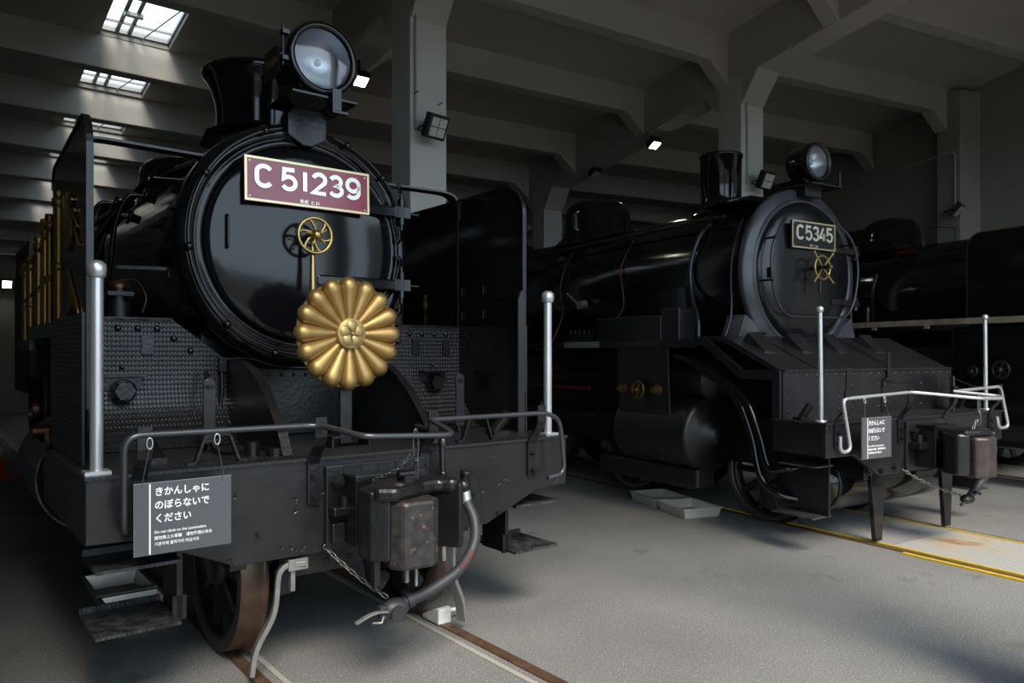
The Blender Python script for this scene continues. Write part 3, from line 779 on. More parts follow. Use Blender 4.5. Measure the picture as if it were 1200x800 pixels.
MB().cyl((-.93,1.5,1.80), (-.93,1.5,1.92), .075, n=16).cyl((-.93,1.5,1.92),(-.93,1.5,2.0),.05,n=16).box(-1.0,-.86,1.43,1.57,1.95,1.975).build('lubricator', DULL, E1)
MB().lathe([(.056,2.0),(.056,2.04),(.0,2.04)], (-.93,1.5,0), (0,0,1), 16).build('lubricator_cap', COPPER, E1)
MB().tube(fillet([(-.72,1.2,2.05),(-.72,1.2,2.12),(-.62,1.1,2.12)],.03), .012, 8).tube(fillet([(-.95,1.45,2.12),(-.60,1.35,2.12),(-.50,1.15,1.80)], .04), 0, flat=(.02,.02)).build('side_bracket', SATIN, E1)
MB().tube(smoothpath([(-.95,1.5,2.04),(-.85,1.45,2.05),(-.80,1.4,1.95),(-.82,1.4,1.85)]), .006, 6).build('copper_pipe', COPPER, E1)
# saddle and frame below the smokebox
MB().box(-.55,.55,1.15,2.6,1.09,1.75).build('saddle', BLACK, E1)
sp = MB().prism([(-.40,1.09),(.40,1.09),(.34,1.45),(.25,1.52),(-.25,1.52),(-.34,1.45)], 'y', 1.10, 1.15).build('saddle_front_plate', SATIN, E1, bev=.01)
m = MB()
for x in (-.36,-.30,-.2,-.1,0,.1,.2,.30,.36): rivet(m, (x*.8,1.10,1.47), (0,-1,0)); rivet(m, (x,1.10,1.14), (0,-1,0))
m.build('rivets', SATIN, sp, kind='stuff')
# buffer beam and deck
poly = [(-1.34,1.075),(1.34,1.075),(1.34,.785),(1.10,.775),(.72,.615),(-.72,.615),(-1.0,.735),(-1.12,.80),(-1.34,.805)]
bm = MB().prism(poly, 'y', 0, .035).build('buffer_beam', DENT, E1, bev=.003)
MB().box(-1.345,1.345,-.012,1.15,1.075,1.09).build('front_deck', DECK_T, E1)
MB().box(-1.34,-1.325,.035,1.3,.80,1.075).build('deck_side_plate', DENT, E1)
MB().box(1.325,1.34,.035,1.3,.80,1.075).build('deck_side_plate', DENT, E1)
MB().box(-.42,.42,.06,.16,.50,.61).box(-.7,-.62,.16,6,.55,.95).box(.62,.7,.16,6,.55,.95).build('main_frame', DULL, E1)
m = MB()
for k in range(7): rivet(m, (-.37+k*.124,.06,.555), (0,-1,0), .014)
m.build('frame_rivets', DULL, E1, kind='stuff')
m = MB()
for x, z in ((.62,.80),(.80,.67),(-.62,.75)): bolt(m, (x,0,z), (0,-1,0))
m.build('beam_bolts', DENT, E1, kind='stuff')
# handrail posts
for x in (-1.285, 1.262):
    p = MB().cyl((x,.085,1.09), (x,.085,1.935), .026, n=16).build('marker_post', SILVER, E1)
    MB().lathe([(.026,1.925),(.038,1.935),(.040,1.96),(.038,1.985),(.02,2.0),(0,2.003)], (x,.085,0), (0,0,1), 16).build('post_cap', SILVER, p)
    MB().box(x-.05,x+.05,.04,.13,1.09,1.104).build('post_foot', SILVER, p)
# coupling handrail
def hrail(pts, name='coupling_handrail'): return MB().tube(fillet(pts, .075, 6), .0145, 10).build(name, RAILBAR, E1)
hrail([(-1.19,-.03,.855),(-1.215,-.10,.86),(-1.215,-.10,1.262),(-.36,-.10,1.258),(-.29,-.42,1.225),(.14,-.45,1.205),(.20,-.43,1.21),(.27,-.10,1.25)])
hrail([(.27,-.10,1.25),(1.10,-.10,1.247),(1.20,-.10,1.20),(1.24,-.10,.87),(1.10,-.10,.855)])
for x in (-1.135, -.35, .29, 1.05):
    bo = MB().tube([(x,-.009,.86),(x,-.009,1.06),(x,-.03,1.11),(x,-.085,1.16),(x,-.10,1.20),(x,-.10,1.295)], 0, flat=(.062,.016), u0=(1,0,0)).build('rail_bracket', SATIN, E1, bev=.003)
    m = MB()
    for z in (.90, 1.0): bolt(m, (x,-.018,z), (0,-1,0), .017, .015)
    m.build('bracket_bolts', SATIN, bo, kind='stuff')
# stirrups, levers and little things on the deck
for x0, x1 in ((-.875,-.675), (.62,.83)):
    st = MB().tube(fillet([(x0-.04,.11,1.094),(x0,.11,1.094),(x0+.045,.11,1.225),(x1-.045,.11,1.225),(x1,.11,1.094),(x1+.04,.11,1.094)], .02), 0, flat=(.035,.012)).build('stirrup', SATIN, E1)
for x in (-.67, .93):
    MB().box(x-.032,x+.032,.58,.595,1.15,1.44).lathe([(0,0),(.032,0),(.032,.015),(0,.015)], (x,.58,1.44), (0,1,0), 20, False).box(x-.045,x+.045,.555,.66,1.13,1.15).build('lever_plate', GREY53, E1, bev=.003)
    MB().tube(fillet([(x,.60,1.13),(x,.60,1.095)],.01), .02, 8).build('lever_foot', SATIN, E1)
for s in (-1, 1):
    x = s*1.02
    MB().cyl((x-.03*s,.30,1.10), (x+.05*s,.24,1.23), .034, n=14).box(x-.06,x+.06,.25,.34,1.09,1.115).build('flag_socket', SATIN, E1)
MB().cyl((-.47,.18,1.09),(-.47,.18,1.13),.045,n=16).cyl((-.56,.25,1.09),(-.56,.25,1.16),.035,n=16).tube(smoothpath([(-.56,.25,1.12),(-.68,.4,1.11),(-.62,.7,1.2),(-.58,.95,1.5)]), .012, 8).build('drain_cock', SATIN, E1)
# tread-plated casings either side
def casing(s):
    rows = []
    prof = [(1.05,1.80),(1.05,1.78),(1.05,1.70),(1.05,1.57),(1.05,1.50),(1.045,1.42),(1.03,1.34),(.99,1.26),(.935,1.19),(.86,1.13),(.80,1.095)]
    for y, z in prof:
        xe = -.44 if z <= 1.57 else -.44 - (z-1.57)/(1.80-1.57)*.30
        rows.append([(s*(-(-1.245 + (xe+1.245)*k/8)) if s > 0 else (-1.245 + (xe+1.245)*k/8), y, z) for k in range(9)])
    c = MB().grid(rows).build('side_casing', PLATE_T, E1)
    MB().prism([(-1.25,1.05),(-.74,1.05),(-.60,1.6),(-1.25,1.6)] if s < 0 else [(1.25,1.05),(.74,1.05),(.60,1.6),(1.25,1.6)], 'z', 1.785, 1.805).build('casing_top', SATIN, c)
    m = MB()
    for x, z in ((-1.12,1.745),(-1.02,1.745),(-.92,1.745),(-.82,1.745),(-.73,1.69),(-.64,1.62)): m.lathe([(.019,0),(.019,.006),(.014,.016),(0,.018)], (-s*x if s > 0 else x, 1.05, z), (0,-1,0), 10)
    m.build('casing_bolts', SATIN, c, kind='stuff')
    for x in (-1.12, -.87):
        X = -x if s > 0 else x
        MB().box(X-.03,X+.03,1.036,1.05,1.69,1.705).box(X-.03,X+.03,1.036,1.05,1.60,1.615).box(X-.028,X+.028,1.034,1.046,1.635,1.655).box(X-.03,X+.03,1.04,1.05,1.6,1.705).build('casing_hinge', SATIN, c)
    X = 1.0*s
    MB().box(X-.11,X+.11,.95,1.05,1.475,1.487).prism([(X-.10,1.475),(X+.10,1.475),(X+.09,1.40),(X-.09,1.40)], 'y', 1.03, 1.05).build('lamp_ledge', SATIN, c, bev=.003)
    MB().lathe([(.062,.98),(.062,1.05)], (X,0,1.40), (0,1,0), 24).lathe([(.052,.955),(.052,.985),(0,.985)][::-1], (X,0,1.40), (0,1,0), 6, False).lathe([(0,.955),(.052,.955)], (X,0,1.40), (0,1,0), 6, False).build('plug_nut', SATIN, c)
    MB().sphere((X,1.04,1.53), .014, 8).build('ledge_pin', SATIN, c)
    MB().tube(smoothpath([(s*.47,1.03,1.58),(s*.47,1.02,1.4),(s*.48,1.0,1.25),(s*.44,.85,1.12)]), .013, 8).box(s*.47-.02,s*.47+.02,1.0,1.05,1.50,1.58).build('casing_pipe', SATIN, c)
    return c
casing(-1); casing(1)
# knee plates beside the recess under the smokebox
for s in (-1, 1):
    poly = [(1.12,1.09),(1.12,1.565)] + [(.85,1.562),(.74,1.55),(.62,1.52),(.50,1.46),(.38,1.38),(.28,1.29),(.19,1.20),(.12,1.09)]
    MB().prism(poly, 'x', s*.43-.012, s*.43+.012).build('knee_plate', SATIN, E1)
    MB().tube([(s*.43,y-.004,z) for y, z in poly[2:]], 0, flat=(.05,.014)).build('knee_flange', SATIN, E1)
MB().tube(smoothpath([(-.46,1.02,1.57),(-.3,1.02,1.575),(-.15,1.0,1.53),(.1,1.0,1.515),(.35,1.0,1.55)]), .012, 8).build('cross_pipe', BLACK, E1)
# smoke deflectors
def deflector(s):
    x = s*1.27
    def toe(m):
        m.v = [(q[0] - s*.03*(q[1]-.335), q[1], q[2]) for q in m.v]; return m
    p = [(.40,1.09),(.335,1.35)] + [(.335,2.52)] + arc(.535,2.53,.2,.2,180,95,8) + [(1.70,2.72)] + arc(1.70,2.60,.12,.12,90,0,5) + [(1.82,1.78),(1.82,1.09)]
    d = toe(MB().prism(p, 'x', x-.008, x+.008)).build('smoke_deflector', OLIVE if s < 0 else BLACK, E1)
    edge = [q for q in p[1:-2]]
    toe(MB().tube([(x, y, z) for y, z in edge], 0, flat=(.03,.012), u0=(1,0,0))).build('edge_bead', SATIN, d)
    xi = x - s*.03
    a, b = sorted((x, x - s*.055))
    MB().prism([(a if s < 0 else b, 1.09),(a if s < 0 else b, 2.02),((a+b)/2, 2.02),(b if s < 0 else a, 1.96),(b if s < 0 else a, 1.09)], 'y', .325, .34).build('front_flange', GREY53, d)
    toe(MB().box(min(x, x-s*.016), max(x, x-s*.016), 1.06, 1.075, 1.8, 2.70).box(min(x, x-s*.014), max(x, x-s*.014), .35, 1.79, 1.985, 1.998)).build('seam_strip', SATIN, d)
    m = MB()
    for y in (.75, 1.0):
        for z in (2.05, 1.88): m.box(x-s*.02-.003, x-s*.02+.003, y-.003, y+.003, z-.03, z+.03)
    toe(m).build('handle_lugs', RAILBAR, d)
    MB().tube(fillet([(x-s*.035,1.10,2.58),(x-s*.04,1.10,2.74),(x-s*.12,1.10,2.775),(s*.50,1.10,2.765)], .10), 0, flat=(.10,.014), u0=(0,1,0)).build('deflector_stay', BLACK, E1)
    if s < 0:      # gilt phoenix ornament on the outer face
        o = MB()
        xo = x - .016
        for k in range(7):
            a0 = .55 + k*.13
            o.tube(smoothpath([(xo, 1.05, 2.15), (xo, 1.05+.28*cos(a0*2.2), 2.15+.20*sin(a0*2.0)), (xo, 1.05+.50*cos(a0*2.0+.2), 2.12+.34*sin(a0*2.2+.2))]), .008, 6)
            o.tube(smoothpath([(xo, 1.0, 2.05), (xo, .9-.05*k, 1.95-.03*k), (xo, .85+.1*k, 1.85-.02*k)]), .006, 6)
        o.sphere((xo, .80, 2.30), .03, 10, (.4,1,1)); o.tube(smoothpath([(xo,.80,2.30),(xo,.86,2.2),(xo,1.0,2.15)]), .014, 6)
        toe(o).build('phoenix_ornament', GILT, d)
    return d
deflector(-1); deflector(1)
# running boards with gilt railing
for s in (-1, 1):
    a, b = sorted((s*.70, s*1.27))
    MB().box(a, b, 1.6, 2.55, 1.735, 1.775).box(a, b, 2.55, 3.3, 1.665, 1.70).build('running_board', SATIN, E1)
    MB().box(s*1.27-.012, s*1.27+.012, 1.2, 2.55, 1.70, 1.785).box(s*1.27-.012, s*1.27+.012, 2.55, 3.3, 1.63, 1.70).box(s*1.27-.012, s*1.27+.012, 2.54, 2.56, 1.63, 1.785).build('running_board_edge', EDGE, E1)
    for i, y in enumerate((1.50, 1.86, 2.08, 2.40, 2.86, 3.2)):
        z0 = 1.775 if y < 2.55 else 1.70
        h = (.73, .64, .64, .57, .56, .54, .53, .52)[i]; X = s*1.245; h = h if s < 0 else .24
        g = MB().cyl((X,y,z0), (X,y,z0+h), .021, n=12).build('gilt_post', GILT, E1)
        MB().lathe([(.021,h-.06),(.034,h-.05),(.034,h-.01),(.02,h),(.028,h+.02),(.024,h+.045),(0,h+.05)], (X,y,z0), (0,0,1), 12).build('finial', GILT, g)
        MB().lathe([(.021,h*.42),(.031,h*.43),(.031,h*.47),(.021,h*.48)], (X,y,z0), (0,0,1), 12).build('collar', GILT, g)
    for za, zb, zc in (((2.40,2.29,2.14), (2.09,2.04,1.95)) if s < 0 else ((1.97,1.97,1.90),)): MB().tube([(s*1.245,1.50,za),(s*1.245,2.40,zb),(s*1.245,3.2,zb-.04*(zc > 0))], .011, 8).build('gilt_rail', GILT, E1)
# cylinders, wheels, cab
for s in (-1, 1):
    MB().cyl((s*1.0,1.7,.85), (s*1.0,2.7,.85), .34, n=32).cyl((s*.95,1.6,1.38),(s*.95,2.8,1.38),.17,n=24).box(min(s*.6,s*1.1),max(s*.6,s*1.1),1.8,2.6,.9,1.4).build('cylinder_block', BLACK, E1)
    MB().lathe([(0,1.60),(.12,1.60),(.15,1.64),(.30,1.66),(.33,1.70)], (s*1.0,0,.85), (0,1,0), 28).build('cylinder_cover', BLACK, E1)
    MB().cyl((s*1.28,2.1,1.25),(s*1.31,2.1,1.25),.05,n=12).cyl((s*1.28,2.35,1.2),(s*1.31,2.35,1.2),.035,n=12).cyl((s*1.2,2.2,1.1),(s*1.3,2.2,1.1),.04,n=12).build('brass_valves', COPPER, E1)
    spoked_wheel(E1, s*.566, .66, .46, s); spoked_wheel(E1, s*.566, 2.75, .46, s)
    for y in (4.5, 6.4, 8.3): spoked_wheel(E1, s*.566, y, .87, s, 16)
MB().cyl((-.5,.66,.46),(.5,.66,.46),.075,n=16).build('axle', DULL, E1)
MB().box(-.5,.5,.35,1.0,.50,.62).box(-.42,-.36,.25,1.1,.36,.66).box(.36,.42,.25,1.1,.36,.66).build('truck_frame', DULL, E1)
MB().prism([(-.72,1.3),(.72,1.3),(.72,3.1),(.45,3.40),(0,3.5),(-.45,3.40),(-.72,3.1)], 'y', 8.2, 9.9).build('cab', DULL, E1)
MB().box(-.56,.56,10.2,11.9,1.0,2.9).build('tender', DULL, E1)
# steps
for s in (-1, 1):
    a, b = sorted((s*.955, s*1.30))
    MB().box(a,b,.02,.34,.67,.685).box(a,b,.335,.35,.67,.715).build('upper_step', STEP_T, E1)
    MB().box(a,b,.03,.42,.39,.405).box(a,b,.41,.425,.39,.43).build('lower_step', STEP_T, E1)
    MB().box(s*.945-.012,s*.945+.012,.10,.34,.39,.80).box(s*.945-.03,s*.945+.03,.10,.12,.39,.50).build('step_hanger', SATIN, E1)
    MB().prism([(.05,1.04),(.05,1.09),(.34,1.09),(.34,1.79),(1.32,1.79),(1.36,1.35),(1.31,1.13),(1.15,1.04)], 'x', s*1.295-.006, s*1.295+.006).build('side_apron', SIDE_T, E1)
# guard irons in front of the wheels
for s in (-1, 1):
    MB().tube(fillet([(s*.38,.02,.575),(s*.50,.05,.575),(s*.51,.07,.34),(s*.60,.10,.17),(s*.615,.10,.05)], .07), 0, flat=(.065,.024)).build('guard_iron', IRON, E1, bev=.003)
    MB().box(s*.42-.05,s*.42+.05,.0,.07,.545,.60).box(s*.44-.012,s*.44+.012,.02,.05,.44,.55).build('guard_clamp', IRON, E1, bev=.003)
# coupler
cp = MB().box(-.29,.29,-.03,0,.625,1.045).build('coupler_pocket', SATIN, E1, bev=.008)
m = MB()
for s in (-1, 1):
    m.box(min(s*.17,s*.28),max(s*.17,s*.28),-.10,-.03,.80,.845)
    m.box(min(s*.13,s*.20),max(s*.13,s*.20),-.17,-.03,.68,.98)
    m.box(min(s*.20,s*.27),max(s*.20,s*.27),-.06,-.03,.66,.76)
m.box(-.2,.2,-.17,-.03,.955,1.005).box(-.2,.2,-.17,-.03,.655,.70)
m.build('pocket_frame', SATIN, cp, bev=.008)
m = MB()
for s in (-1, 1):
    m = MB(); bolt(m, (s*.235,-.03,.965), (0,-1,0), .032, .035); m.build('pocket_bolt', SATIN, cp)
    MB().cyl((s*.215,-.075,.84),(s*.215,-.075,.895),.026,n=6).build('pocket_nut', SATIN, cp)
m = MB()
for k in range(4): m.box(-.2+k*.1,-.105+k*.1,-.034,-.028,1.0,1.04)
m.build('wear_strips', SATIN, cp)
co = MB().box(-.09,.09,-.30,-.02,.74,.90).build('coupler', KNUCK2, E1, bev=.01)
MB().prism([(-.10,-.16),(-.24,-.27),(-.25,-.40),(-.17,-.46),(-.10,-.38),(-.02,-.30),(.10,-.29),(.16,-.36),(.225,-.46),(.255,-.44),(.25,-.30),(.15,-.18)], 'z', .64, .965).build('coupler_head', SATIN, co, bev=.012)
MB().prism([(-.14,-.34),(-.165,-.44),(-.12,-.505),(.03,-.515),(.085,-.475),(.095,-.38),(.0,-.33)], 'z', .595, .915).build('knuckle', KNUCK, co, bev=.018)
MB().prism([(-.22,-.32),(-.235,-.43),(-.15,-.49),(-.03,-.44),(.05,-.40),(.14,-.38),(.20,-.44),(.25,-.42),(.22,-.28),(.1,-.2),(-.12,-.2)], 'z', .915, .985).build('head_top', SATIN, co, bev=.022)
MB().cyl((-.10,-.42,.60),(-.10,-.42,.975),.035,n=14).sphere((-.10,-.42,.98),.03,10,(1,1,.5)).build('knuckle_pin', KNUCK2, co)
MB().box(-.035,.02,-.36,-.28,.975,1.01).cyl((-.05,-.32,1.015),(.04,-.32,1.015),.02,n=10).tube([(.04,-.30,1.0),(.10,-.25,.98)],.012,6).build('lifting_lug', SATIN, co)
MB().box(-.22,-.19,-.40,-.36,.52,.645).build('release_lever', SATIN, co)
MB().cyl((-.06,-.42,.52),(-.06,-.42,.60),.012,n=8).build('release_pin', IRON, co)
MB().cyl((-.02,-.44,.50),(-.02,-.44,.60),.008,n=8).build('release_pin', IRON, co)
for i, (z0, z1, dx) in enumerate(((1.245,1.09,0), (1.12,1.0,.01))):
    r = (z0-z1)/2
    MB().tube([(-.02+dx + (.014*cos(t) if i == 0 else 0), -.44+.08*(1-(z0+z1)/2/1.245)+ (.012*cos(t) if i else 0), (z0+z1)/2 + r*sin(t)) for t in [2*PI*k/20 for k in range(20)]], .0055, 6, closed=True).build('hanging_link', RAILBAR, co)
chain(E1, 'chain', [(-.03,-.40,1.12),(-.06,-.36,1.06),(-.10,-.30,1.02),(-.14,-.24,.99)], CHAINM, .003, .03, .010)
chain(E1, 'chain', [(-.285,-.02,.635),(-.24,-.10,.57),(-.17,-.20,.49),(-.10,-.30,.425)], CHAINM, .0038, .042, .015)
MB().tube([(-.285 + .014*cos(t), -.015, .64+.014*sin(t)) for t in [2*PI*k/12 for k in range(12)]], .004, 6, closed=True).build('chain_eye', CHAINM, E1)
# brake pipe, cock and hose
MB().tube(fillet([(.30,.10,1.20),(.37,-.06,1.165),(.365,-.075,.93)], .04), .017, 10).lathe([(.017,0),(.024,.005),(.024,.03),(.017,.035)], (.366,-.075,.93), (0,0,1), 12).lathe([(.024,0),(.024,.04),(.017,.045)], (.366,-.073,1.10), (0,0,1), 12).build('brake_pipe', SATIN, E1)
ck = MB().cyl((.44,.0,.885),(.44,-.13,.885),.028,n=14).sphere((.455,-.14,.88),.045,14).cyl((.455,-.14,.88),(.465,-.15,.955),.026,n=12).lathe([(.034,0),(.034,.02),(0,.025)], (.465,-.15,.945), (.1,-.1,1), 12).cyl((.44,-.07,.885),(.40,-.10,.82),.02,n=10).build('angle_cock', SATIN, E1, bev=.003)
MB().tube(fillet([(.465,-.15,.96),(.50,-.18,.955),(.535,-.20,.86),(.54,-.20,.76)], .05), 0, flat=(.02,.01)).build('cock_handle', SATIN, ck)
MB().cyl((.46,-.145,.86),(.465,-.16,.79),.032,.030,n=14).build('hose_collar', SILVER, ck)
hp = smoothpath([(.465,-.16,.80),(.475,-.22,.70),(.43,-.28,.60),(.32,-.32,.50),(.14,-.33,.425),(-.03,-.33,.39)], 8)
ho = MB().tube(hp, .029, 14).build('brake_hose', RUBBER, E1)
MB().tube(hp[22:27], .0297, 14).build('red_mark', REDRAG, ho) if False else None
MB().tube([p + V(-.003,-.022,.012) for p in hp[19:26]], .009, 6).build('red_mark', REDRAG, ho)
MB().sphere((-.07,-.33,.375), .05, 16, (1.5,1,1)).cyl((-.01,-.33,.393),(.02,-.33,.40),.038,n=14).cyl((-.08,-.33,.37),(-.08,-.385,.36),.038,n=16).box(-.16,-.10,-.35,-.31,.34,.40).build('hose_coupling', RUBBER, ho, bev=.004)
MB().tube(fillet([(-.10,-.35,.37),(-.20,-.36,.39),(-.30,-.37,.36)], .05), 0, flat=(.022,.008)).tube([(-.15,-.36,.36),(-.16,-.36,.33),(-.21,-.36,.34)], .006, 6).build('coupling_arm', IRON, ho)
MB().tube(smoothpath([(-.06,-.2,.5),(-.05,-.1,.42),(-.03,.0,.45),(0,.1,.55)]), .028, 10).build('vacuum_hose', RUBBER, E1)

# ---- gold chrysanthemum standing on the deck
EM = thing('chrysanthemum_emblem', 'big gold sixteen petal chrysanthemum crest standing in front of the smokebox', 'emblem', (O1[0][0], O1[0][1], 0), O1[1])
EC = V(-.005, .31, 1.714); RP = .318
def petal():
    rows = []; L0, L1 = .055, RP
    for i in range(13):
        t = i/12
        if t <= .75:
            rr = L0 + (L1-.053-L0)*t/.75; hw = .014 + (.053-.014)*(t/.75); hh = .018 + .032*(t/.75)
        else:
            q = (t-.75)/.25*PI/2; rr = L1-.053 + .053*sin(q); hw = max(.0005, .053*cos(q)); hh = max(.0005, .050*cos(q))
        rows.append([(hw*cos(a), -hh*sin(a), rr) for a in [PI*k/10 for k in range(11)]])
    return MB().grid(rows)
p0 = None
for k in range(16):
    e = (0, 2*PI*k/16, 0)
    if p0 is None: p0 = petal().build('petal', GOLD, EM, loc=EC, rot=e)
    else: share(p0, 'petal', EM, EC, e)
MB().lathe([(0,.02),(.30,.02),(.30,.006),(0,.006)], EC, (0,1,0), 48, False).build('back_disc', BRASSD, EM)
cn = MB().lathe([(.086,-.0),(.086,-.040),(.080,-.046),(0,-.046)], EC, (0,1,0), 40).build('centre_boss', GOLDC, EM)
for k in range(5):
    a = 2*PI*k/5 + PI/2
    MB().lathe([(.034,-.046),(.033,-.049),(0,-.0495)], EC + V(.042*cos(a),0,.042*sin(a)), (0,1,0), 20).build('boss_petal', GOLDC, cn)
    MB().cyl(EC+V(.008*cos(a),-.051,.008*sin(a)), EC+V(.042*cos(a+.6),-.051,.042*sin(a+.6)), .0025, n=6).build('stamen', BRASSD, cn)
MB().sphere(EC+V(0,-.052,0), .010, 10).build('boss_pin', GOLDC, cn)
MB().box(-.04,.03,.335,.36,1.105,1.60).build('post', GREY53, EM, bev=.003)
MB().box(-.12,.11,.27,.40,1.142,1.152).box(-.12,-.11,.27,.40,1.09,1.15).box(.10,.11,.27,.40,1.09,1.15).build('post_stand', SATIN, EM)
safety_sign('grey do not climb sign hanging from the coupling rail of the C51 engine', O1, -1.183, -.79, .762, 1.062, -.135)

# ================================================================ engine in the middle stall (number C5345)
E2 = thing('steam_locomotive', 'black steam locomotive with black C5345 plate and sloping front deck', 'locomotive', *O2)
ZD = 2.40
MB().lathe([(.80,1.26),(.80,3.2),(.80,8.5),(0,8.5)], (0,0,ZD), (0,1,0), 72).build('boiler', BLACK, E2)
MB().lathe([(.70,1.20),(.715,1.175),(.735,1.175),(.745,1.195),(.76,1.20),(.835,1.215),(.852,1.235),(.855,1.28),(.80,1.30)], (-.03,0,ZD), (0,1,0), 96).build('smokebox_ring', RING53, E2)
d2 = MB().lathe([(0,1.09),(.2,1.095),(.4,1.11),(.56,1.13),(.65,1.15),(.685,1.165),(.70,1.20)], (-.03,0,ZD+.02), (0,1,0), 80).build('smokebox_door', DOOR53, E2)
MB().tube(fillet([(-.47,1.06,2.90),(-.60,1.03,2.78),(-.70,1.03,2.62),(-.715,1.03,2.40),(-.66,1.03,2.12),(-.50,1.03,1.96),(.42,1.03,1.97),(.55,1.03,2.12),(.62,1.03,2.40),(.60,1.03,2.60),(.50,1.03,2.79),(.30,1.06,2.92)], .12), .013, 8).build('door_handrail', RAILBAR, d2)
for x, z in ((-.66,2.70), (.54,2.72), (-.05,1.965), (-.70,2.3)): MB().cyl((x,1.03,z),(x,1.19,z),.011,n=8).sphere((x,1.03,z),.019,8).build('rail_knob', SATIN, d2)
for z in (2.66, 2.13):
    MB().box(.30,.70,1.10,1.15,z-.03,z+.03).build('hinge_strap', SATIN, d2, bev=.006)
    MB().cyl((.80,1.19,z-.07),(.80,1.19,z+.07),.028,n=12).box(.70,.84,1.16,1.22,z-.03,z+.03).build('hinge_knuckle', SATIN, E2, bev=.004)
MB().box(-.63,-.60,1.10,1.16,2.33,2.43).build('door_lug', SATIN, d2, bev=.005)
hw2 = handwheel(E2, 'door_handwheel', (-.04,.97,2.445), .115, .009, 0, BRASS, hub=0)
m = MB()
for k in range(4):
    a = PI/4 + k*PI/2
    m.cyl((-.04,.965,2.445), (-.04+.20*cos(a),.955,2.445+.20*sin(a)), .008, .009, n=8).sphere((-.04+.20*cos(a),.955,2.445+.20*sin(a)), .013, 8)
m.cyl((-.04,.93,2.445),(-.04,.87,2.445),.016,n=10)
m.build('handle_spokes', BRASS, hw2)
MB().cyl((-.04,.88,2.445),(-.04,1.10,2.445),.022,n=12).cyl((-.04,1.0,2.445),(-.04,1.0,2.20),.014,n=8).build('spindle', SATIN, E2)
numplate(E2, 'C5345', '形式  C53', (-.045,1.075,2.765), .66, .265, .148, .024, [-.21,-.085,.02,.125,.235], BLACKPL, CREAM, subsz=.028)
MB().prism([(-.95,1.70),(.88,1.70),(.80,1.98),(.66,1.90),(-.70,1.90),(-.84,1.98)], 'y', 1.225, 1.45).build('saddle_apron', RING53, E2, bev=.006)
MB().lathe([(.36,3.14),(.27,3.19),(.232,3.25),(.222,3.35),(.228,3.80),(.24,3.805),(.24,3.835),(.20,3.835),(.20,3.4)], (0,2.31,0), (0,0,1), 40).build('chimney', BLACK, E2)
MB().lathe([(.62,3.06),(.49,3.18),(.455,3.28),(.45,3.48),(.42,3.6),(.35,3.66),(.2,3.69),(0,3.695)], (0,4.55,0), (0,0,1), 44).build('dome', BLACK, E2)
h2 = MB().lathe([(.19,1.06),(.195,1.08),(.195,1.10),(.185,1.11),(.19,1.22),(.17,1.30),(.11,1.35),(0,1.36)], (0,0,3.50), (0,1,0), 40).build('headlamp', BLACK, E2)
MB().lathe([(.155,1.05),(.165,1.03),(.185,1.03),(.195,1.05),(.195,1.07)], (0,0,3.50), (0,1,0), 40).build('lens_rim', SATIN, h2)
MB().lathe([(.157,1.06),(.13,1.12),(.09,1.16),(0,1.19)], (0,0,3.50), (0,1,0), 32).build('reflector', LENSREF, h2)
MB().lathe([(.157,1.056),(.10,1.044),(0,1.038),(0,1.042),(.10,1.048),(.157,1.062)], (0,0,3.50), (0,1,0), 32).build('lens', LENSG, h2)
MB().sphere((0,1.13,3.50), .02, 10).build('bulb', LAMPOFF, h2)
MB().box(-.18,.30,.98,1.45,3.255,3.272).prism([(-.10,3.27),(.10,3.27),(.16,3.33),(-.16,3.33)], 'y', 1.1, 1.4).box(-.12,.12,1.1,1.4,3.16,3.26).box(.24,.275,.98,1.0,3.27,3.42).build('lamp_shelf', SATIN, E2, bev=.004)
# beam, deck, riveted box and sloping apron
poly = [(-1.335,1.05),(1.335,1.05),(1.335,.79),(1.0,.78),(.80,.60),(-.63,.60),(-.98,.79),(-1.335,.79)]
MB().prism(poly, 'y', 0, .04).build('buffer_beam', GREY53, E2, bev=.004)
MB().box(-1.34,1.34,-.01,.50,1.05,1.065).build('front_deck', DECK_T, E2)
for s in (-1, 1): MB().box(s*1.325-.01,s*1.325+.01,.04,.50,.80,1.05).build('deck_side_plate', GREY53, E2)
bx = MB().box(-1.27,1.27,.45,.47,1.065,1.46).build('riveted_front_plate', GREY53, E2)
MB().box(-.43,-.38,.44,.45,1.065,1.48).box(.10,.14,.44,.45,1.3,1.36).box(.10,.12,.44,.45,1.065,1.36).box(-1.27,1.27,.435,.47,1.455,1.47).box(.10,.62,.443,.45,1.335,1.35).build('cover_strips', GREY53, bx)
MB().box(.17,.215,.43,.44,1.36,1.62).box(.12,.30,.42,.45,1.36,1.38).build('standing_bar', GREY53, bx)
m = MB()
for x in [-1.22 + i*.1285 for i in range(20)]: rivet(m, (x,.45,1.42), (0,-1,0), .012)
for z in (1.12,1.22,1.32): 
    for x in (-1.22,-.52,-.33,.06,.16,.75,1.22): rivet(m, (x,.45,z), (0,-1,0), .012)
m.build('rivets', GREY53, bx, kind='stuff')
ap = MB().prism([(.46,1.46),(1.10,1.77),(1.40,1.77),(1.40,1.72),(1.12,1.72),(.46,1.42)], 'x', -1.27, 1.27).build('sloping_apron', GREY53, E2)
nrm = V(0,-.436,.9).normalized()
for x in (-1.02, -.50, .02, .62):
    # raised scoop hoods on the apron
    m = MB()
    def sl(t, h, X): return (X, .46+.64*t - .436*h, 1.46+.31*t + .9*h)
    m.hexa([sl(.48,.0,x-.10), sl(.48,.0,x+.10), sl(.86,.0,x+.10), sl(.86,.0,x-.10), sl(.50,.015,x-.09), sl(.50,.015,x-.05), sl(.84,.085,x+.09), sl(.84,.085,x-.09)])
    m.build('apron_scoop', GREY53, ap)
